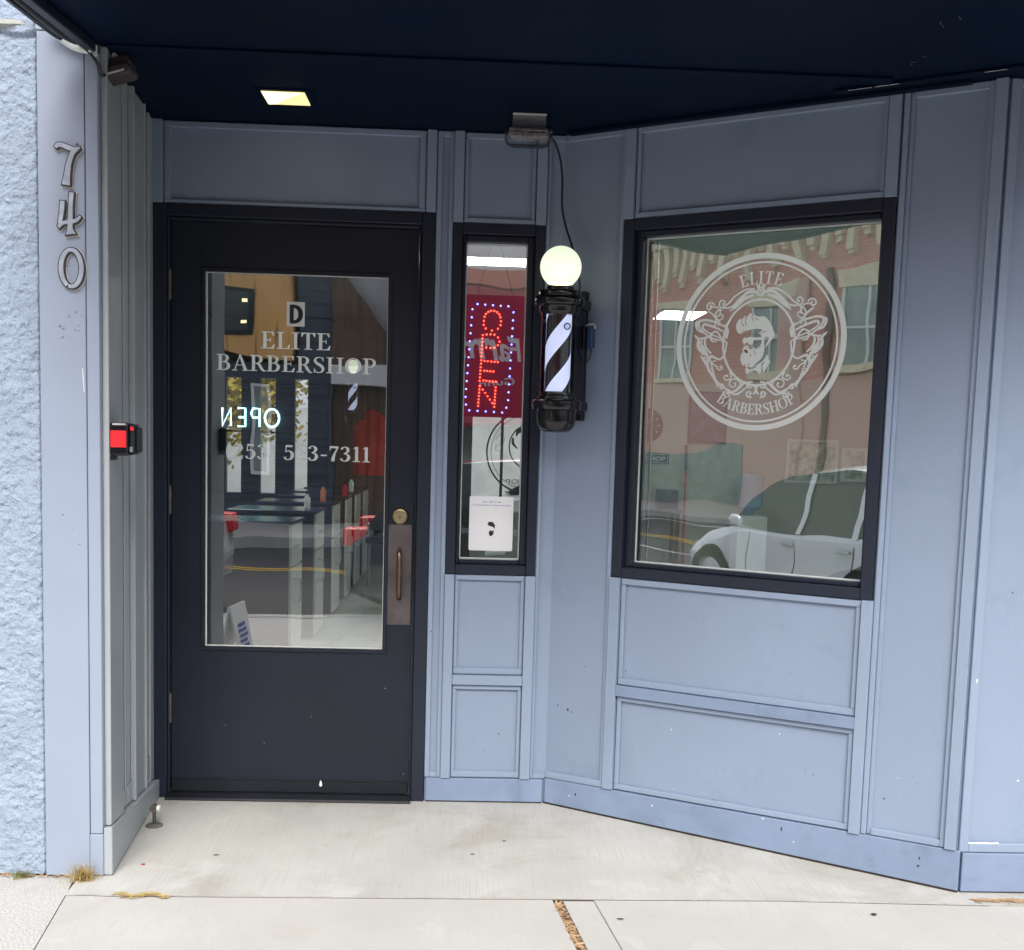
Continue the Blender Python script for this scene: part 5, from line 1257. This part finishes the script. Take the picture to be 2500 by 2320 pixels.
# sandwich board standing on the pavement outside the frame, seen mirrored in the door
sb = empty('sandwich_board', (-1.42, -2.35, 0), 'white folding sandwich board with blue lettering, mirrored low in the door glass', 'sign')
def board(dy, name, s):
    F_ = Fr(-1.33, -2.10, .10, -.99)
    a = [(0, .0), (.26, .0), (.26, .40), (0, .40)]
    vs = []
    for o_ in (0, .012):
        for u, z in a: vs.append(F_(u, z, s * (.085 * (1 - z / .40)) + o_ + .002 * s))
    m_ = Mb(); m_.add(vs, [(0, 1, 2, 3), (4, 5, 6, 7), (0, 1, 5, 4), (1, 2, 6, 5), (2, 3, 7, 6), (3, 0, 4, 7)]); return m_.build(name, 'whitepl', sb)
board(0, 'front_leaf', 1); board(0, 'rear_leaf', -1)
k = Mb(); F_ = Fr(-1.33, -2.10, .10, -.99)
for i in range(6):
    z0_, z1_ = .12 + i * .032, .14 + i * .032; u0_, u1_ = .04 + .01 * (i % 2), .21 - .015 * (i % 3)
    k.quad(*[F_(u, z, -(.085 * (1 - z / .40)) - .0045) for u, z in ((u0_, z0_), (u1_, z0_), (u1_, z1_), (u0_, z1_))])
k.build('lettering_rows', 'ink', sb)

# ================================================================= ACROSS THE STREET
YB = -14.0
OP = Fr(0, YB, -1, 0)                    # faces the shop: u = -x, o towards +y
bb = empty('brick_building', (-15, YB, 0), 'red brick building with cream bracketed cornice across the street', 'building')
X0, X1 = 8.0, 26.0
Mb().box(OP, X0, X1, -.1, 7.9, -6, 0).build('brick_wall', 'brick', bb)
Mb().box(OP, X0 + .01, X1 - .01, -.05, 2.95, .001, .03).build('ground_floor_wall', 'brickp', bb)
c_ = Mb().box(OP, X0 - .1, X1 + .1, 6.6, 6.85, 0, .35).box(OP, X0 - .05, X1 + .05, 6.3, 6.6, 0, .2).box(OP, X0 - .15, X1 + .15, 6.85, 7.15, 0, .55)
c_.build('cornice', 'cream', bb, bevel=.01)
c_ = Mb(); u = X0 + .1; k_ = 0
while u < X1:
    lo = 5.40 if k_ % 2 else 5.75
    c_.box(OP, u, u + .20, lo, 6.299, .001, .16).box(OP, u + .02, u + .18, lo - .12, lo - .0005, .001, .10); u += .42; k_ += 1
c_.build('brackets', 'cream', bb)
for uc in (9.4, 13.2, 16.1, 19.9, 23.2):
    wf = Mb().box(OP, uc - .82, uc + .82, 4.62, 4.95, .001, .10).box(OP, uc - .80, uc + .80, 2.98, 3.12, .001, .14).build('window', 'cream', bb)
    Mb().box(OP, uc - .72, uc + .72, 3.121, 4.619, .001, .02).build('pane', 'winpane', wf)
    Mb().box(OP, uc - .74, uc - .66, 3.121, 4.619, .021, .06).box(OP, uc + .66, uc + .74, 3.121, 4.619, .021, .06).box(OP, uc - .03, uc + .03, 3.121, 4.619, .021, .06).box(OP, uc - .659, uc - .031, 3.84, 3.90, .021, .055).box(OP, uc + .031, uc + .659, 3.84, 3.90, .021, .055).build('frame', 'whitepl', wf)
aw = Mb().prism(Fr(-21.8, YB, 0, 1), [(0.03, 2.75), (.9, 1.75), (.9, 1.45), (.03, 1.45)], 0, -5.0)
aw.build('awning', 'teal', bb)
Mb().box(OP, 17.0, 21.6, .02, 1.449, .031, .06).build('shop_window', 'winpane', bb)
for u in (14.2, 11.6, 8.6): Mb().box(OP, u, u + .16, 0, 5.0, .032, .10).build('downpipe', mat('maroon_pipe', (.16, .045, .05), .5), bb)
Mb().box(OP, 15.0, 15.8, 0, 4.9, .031, .09).build('pilaster', 'brickp', bb)
Mb().prism(OP, [(12.3, 2.0), (12.55, 1.85), (12.8, 2.0), (12.85, 2.35), (12.55, 2.65), (12.25, 2.35)], .032, .08).build('plaque', 'redpaint', bb)

wbd = empty('wood_clad_building', (-5, YB, 0), 'building with honey wood upper cladding over navy boards across the street', 'building')
Mb().box(OP, 2.75, 7.9, -.1, 2.55, -6, 0).build('lower_wall', 'navy', wbd)
Mb().prism(OP, [(2.82, 2.58), (7.9, 3.05), (7.9, 6.4), (2.82, 6.4)], -5, .25).build('wood_upper_wall', 'wood', wbd)
wq = Mb().box(OP, 3.42, 4.02, 2.95, 3.62, .251, .28).build('window', 'blackmat', wbd)
Mb().box(OP, 3.50, 3.94, 3.03, 3.54, .281, .285).build('pane', 'carglass', wq)
for z in (3.15, 3.38): Mb().box(OP, 3.52, 3.60, z, z + .045, .2855, .287).build('lit_bulb', 'lamp', wbd)
Mb().box(OP, 2.20, 2.75, -.1, 6.4, -6, .05).build('corner_column', 'navy', wbd)
Mb().box(OP, .95, 2.20, -.1, 2.2, -6, -.1).build('lower_wall', 'brownwood', wbd)
Mb().box(OP, .95, 2.20, 2.2, 2.52, -6, .3).build('white_band', 'whitewall', wbd)
Mb().box(OP, .95, 2.20, 2.52, 6.4, -6, 0).build('upper_wall', 'greyroof', wbd)
Mb().prism(OP, [(.951, 2.521), (2.199, 2.521), (2.199, 4.2)], .01, .30).build('gable_panel', 'brownwood', wbd)
for u, w_ in ((6.2, .5), (5.2, .4), (4.25, .35), (3.35, .3)):
    q = Mb().box(OP, u - w_ / 2, u + w_ / 2, .75, 2.2, .001, .03).build('window', 'whitewall', wbd)
    Mb().box(OP, u - w_ / 2 + .05, u + w_ / 2 - .05, .8, 2.15, .031, .034).build('pane', 'winpane', q)

rb = empty('red_awning_building', (1, YB, 0), 'shop with a broad red awning lettered State Farm across the street', 'building')
Mb().box(OP, -14, .94, -.1, 6.0, -6, -.3).build('wall', 'whitewall', rb)
Mb().box(OP, -3.0, .93, 1.62, 3.72, -.299, .9).build('awning', 'awnred', rb, bevel=.03)
Mb().box(OP, -3.0, .93, 3.721, 3.95, -.299, .92).build('awning_top_band', mat('coral_band', (.62, .16, .13), .6), rb)
sans_text('awning_lettering', 'State Farm', OP, -1.85, 2.70, .30, .905, 'white', rb, width=2.0, slant=.18, bold=.02)
sans_text('awning_lettering', 'Gunn', OP, -.70, 2.10, .20, .905, 'white', rb, width=.55, slant=.18, bold=.02)
Mb().box(OP, -2.8, .8, .3, 1.60, -.299, -.27).build('shop_window', 'winpane', rb)

# behind the shop
tag(Mb().box(W, -14, 14, -.1, 1.95, -19.4, -19).build('garden_wall', 'greyroof'), 'long white wall behind the yard', 'wall')
def tree(x, y, z, r, n, m, label, tall=1.):
    e = empty('tree', (x, y, z), label, 'tree')
    Mb().tube([(x, y, z), (x + .05, y, z + r * 1.0), (x - .05, y + .05, z + r * 2.0)], [.16, .12, .05], 10).build('trunk', 'bark', e, smooth=True)
    b = Mb(); cl = [(random.gauss(0, .5) * r, random.gauss(0, .5) * r, random.gauss(0, .4) * r * tall) for _ in range(16)]
    for i in range(n):
        c_ = random.choice(cl); p = Vector((x + c_[0] + random.gauss(0, .22) * r, y + c_[1] + random.gauss(0, .22) * r, z + r * 2.0 + c_[2] + random.gauss(0, .22) * r))
        a = Vector((random.gauss(0, 1), random.gauss(0, 1), random.gauss(0, 1))).normalized(); t_ = a.orthogonal().normalized(); q = a.cross(t_); s = r * random.uniform(.02, .045)
        b.quad(p - t_ * s - q * s * .6, p + t_ * s - q * s * .6, p + t_ * s + q * s * .6, p - t_ * s + q * s * .6)
    b.build('crown', m, e)
tree(-4.2, 14.5, -.1, 1.3, 9000, 'leafy', 'yellow leaved tree seen through the back window left of the neon sign')
tree(.2, 21.5, -.1, 1.8, 7000, 'leaf', 'green tree standing behind the white yard wall')
tree(2.9, 22.0, -.1, 1.7, 6000, 'leaf', 'second green tree behind the white yard wall, further right')

# ================================================================= CAMERA, SKY, SUN
cam = bpy.data.cameras.new('camera'); co = bpy.data.objects.new('camera', cam); col.objects.link(co); scene.camera = co
fwd = Vector((.04022178, .99441163, -.09760999)); rgt = Vector((.99887577, -.03756397, .02891615)); up = rgt.cross(fwd)
mw = Matrix(((rgt.x, up.x, -fwd.x, 0), (rgt.y, up.y, -fwd.y, -4.2109), (rgt.z, up.z, -fwd.z, 1.3749), (0, 0, 0, 1)))
co.matrix_world = mw
cam.sensor_width = 36; cam.sensor_fit = 'HORIZONTAL'; cam.lens = 36 * 2750 / 2500
cam.shift_y = 189.8 / 2500; cam.clip_end = 2000; cam.clip_start = .05

EL, AZ = 46, 180           # veiled sun high over the street: the canopy cuts it off softly
sun = bpy.data.lights.new('sun', 'SUN'); so = bpy.data.objects.new('sun', sun); col.objects.link(so)
sd = Vector((math.sin(R(AZ)) * math.cos(R(EL)), math.cos(R(AZ)) * math.cos(R(EL)), math.sin(R(EL))))
so.rotation_euler = sd.to_track_quat('Z', 'Y').to_euler(); so.location = (0, 0, 20)
sun.energy = 1.25; sun.angle = R(34); sun.color = (1, .95, .88)
wd = bpy.data.worlds.new('World'); scene.world = wd; wd.use_nodes = True
N, L = wd.node_tree.nodes, wd.node_tree.links
sk = N.new('ShaderNodeTexSky'); sk.sky_type = 'NISHITA'; sk.sun_disc = False; sk.sun_elevation = R(EL); sk.sun_rotation = R(AZ)
sk.air_density = 1.; sk.dust_density = 3.5; sk.ozone_density = 1.
hs = N.new('ShaderNodeHueSaturation'); hs.inputs['Saturation'].default_value = .40          # a thin even overcast
L.new(sk.outputs[0], hs.inputs['Color'])
cl_ = N.new('ShaderNodeMix'); cl_.data_type = 'RGBA'; cl_.inputs[0].default_value = .45; cl_.inputs[7].default_value = (3.6, 3.8, 4.3, 1)   # flat grey cloud
L.new(hs.outputs[0], cl_.inputs[6]); L.new(cl_.outputs[2], N['Background'].inputs[0]); N["Background"].inputs[1].default_value = .14
scene.view_settings.view_transform = 'Standard'; scene.view_settings.look = 'None'; scene.view_settings.exposure = 1.37; scene.view_settings.gamma = 1
cy = scene.cycles
cy.use_denoising = True; cy.max_bounces = 8; cy.diffuse_bounces = 4; cy.glossy_bounces = 4; cy.transparent_max_bounces = 12
cy.sample_clamp_indirect = 6; cy.caustics_reflective = False; cy.caustics_refractive = False
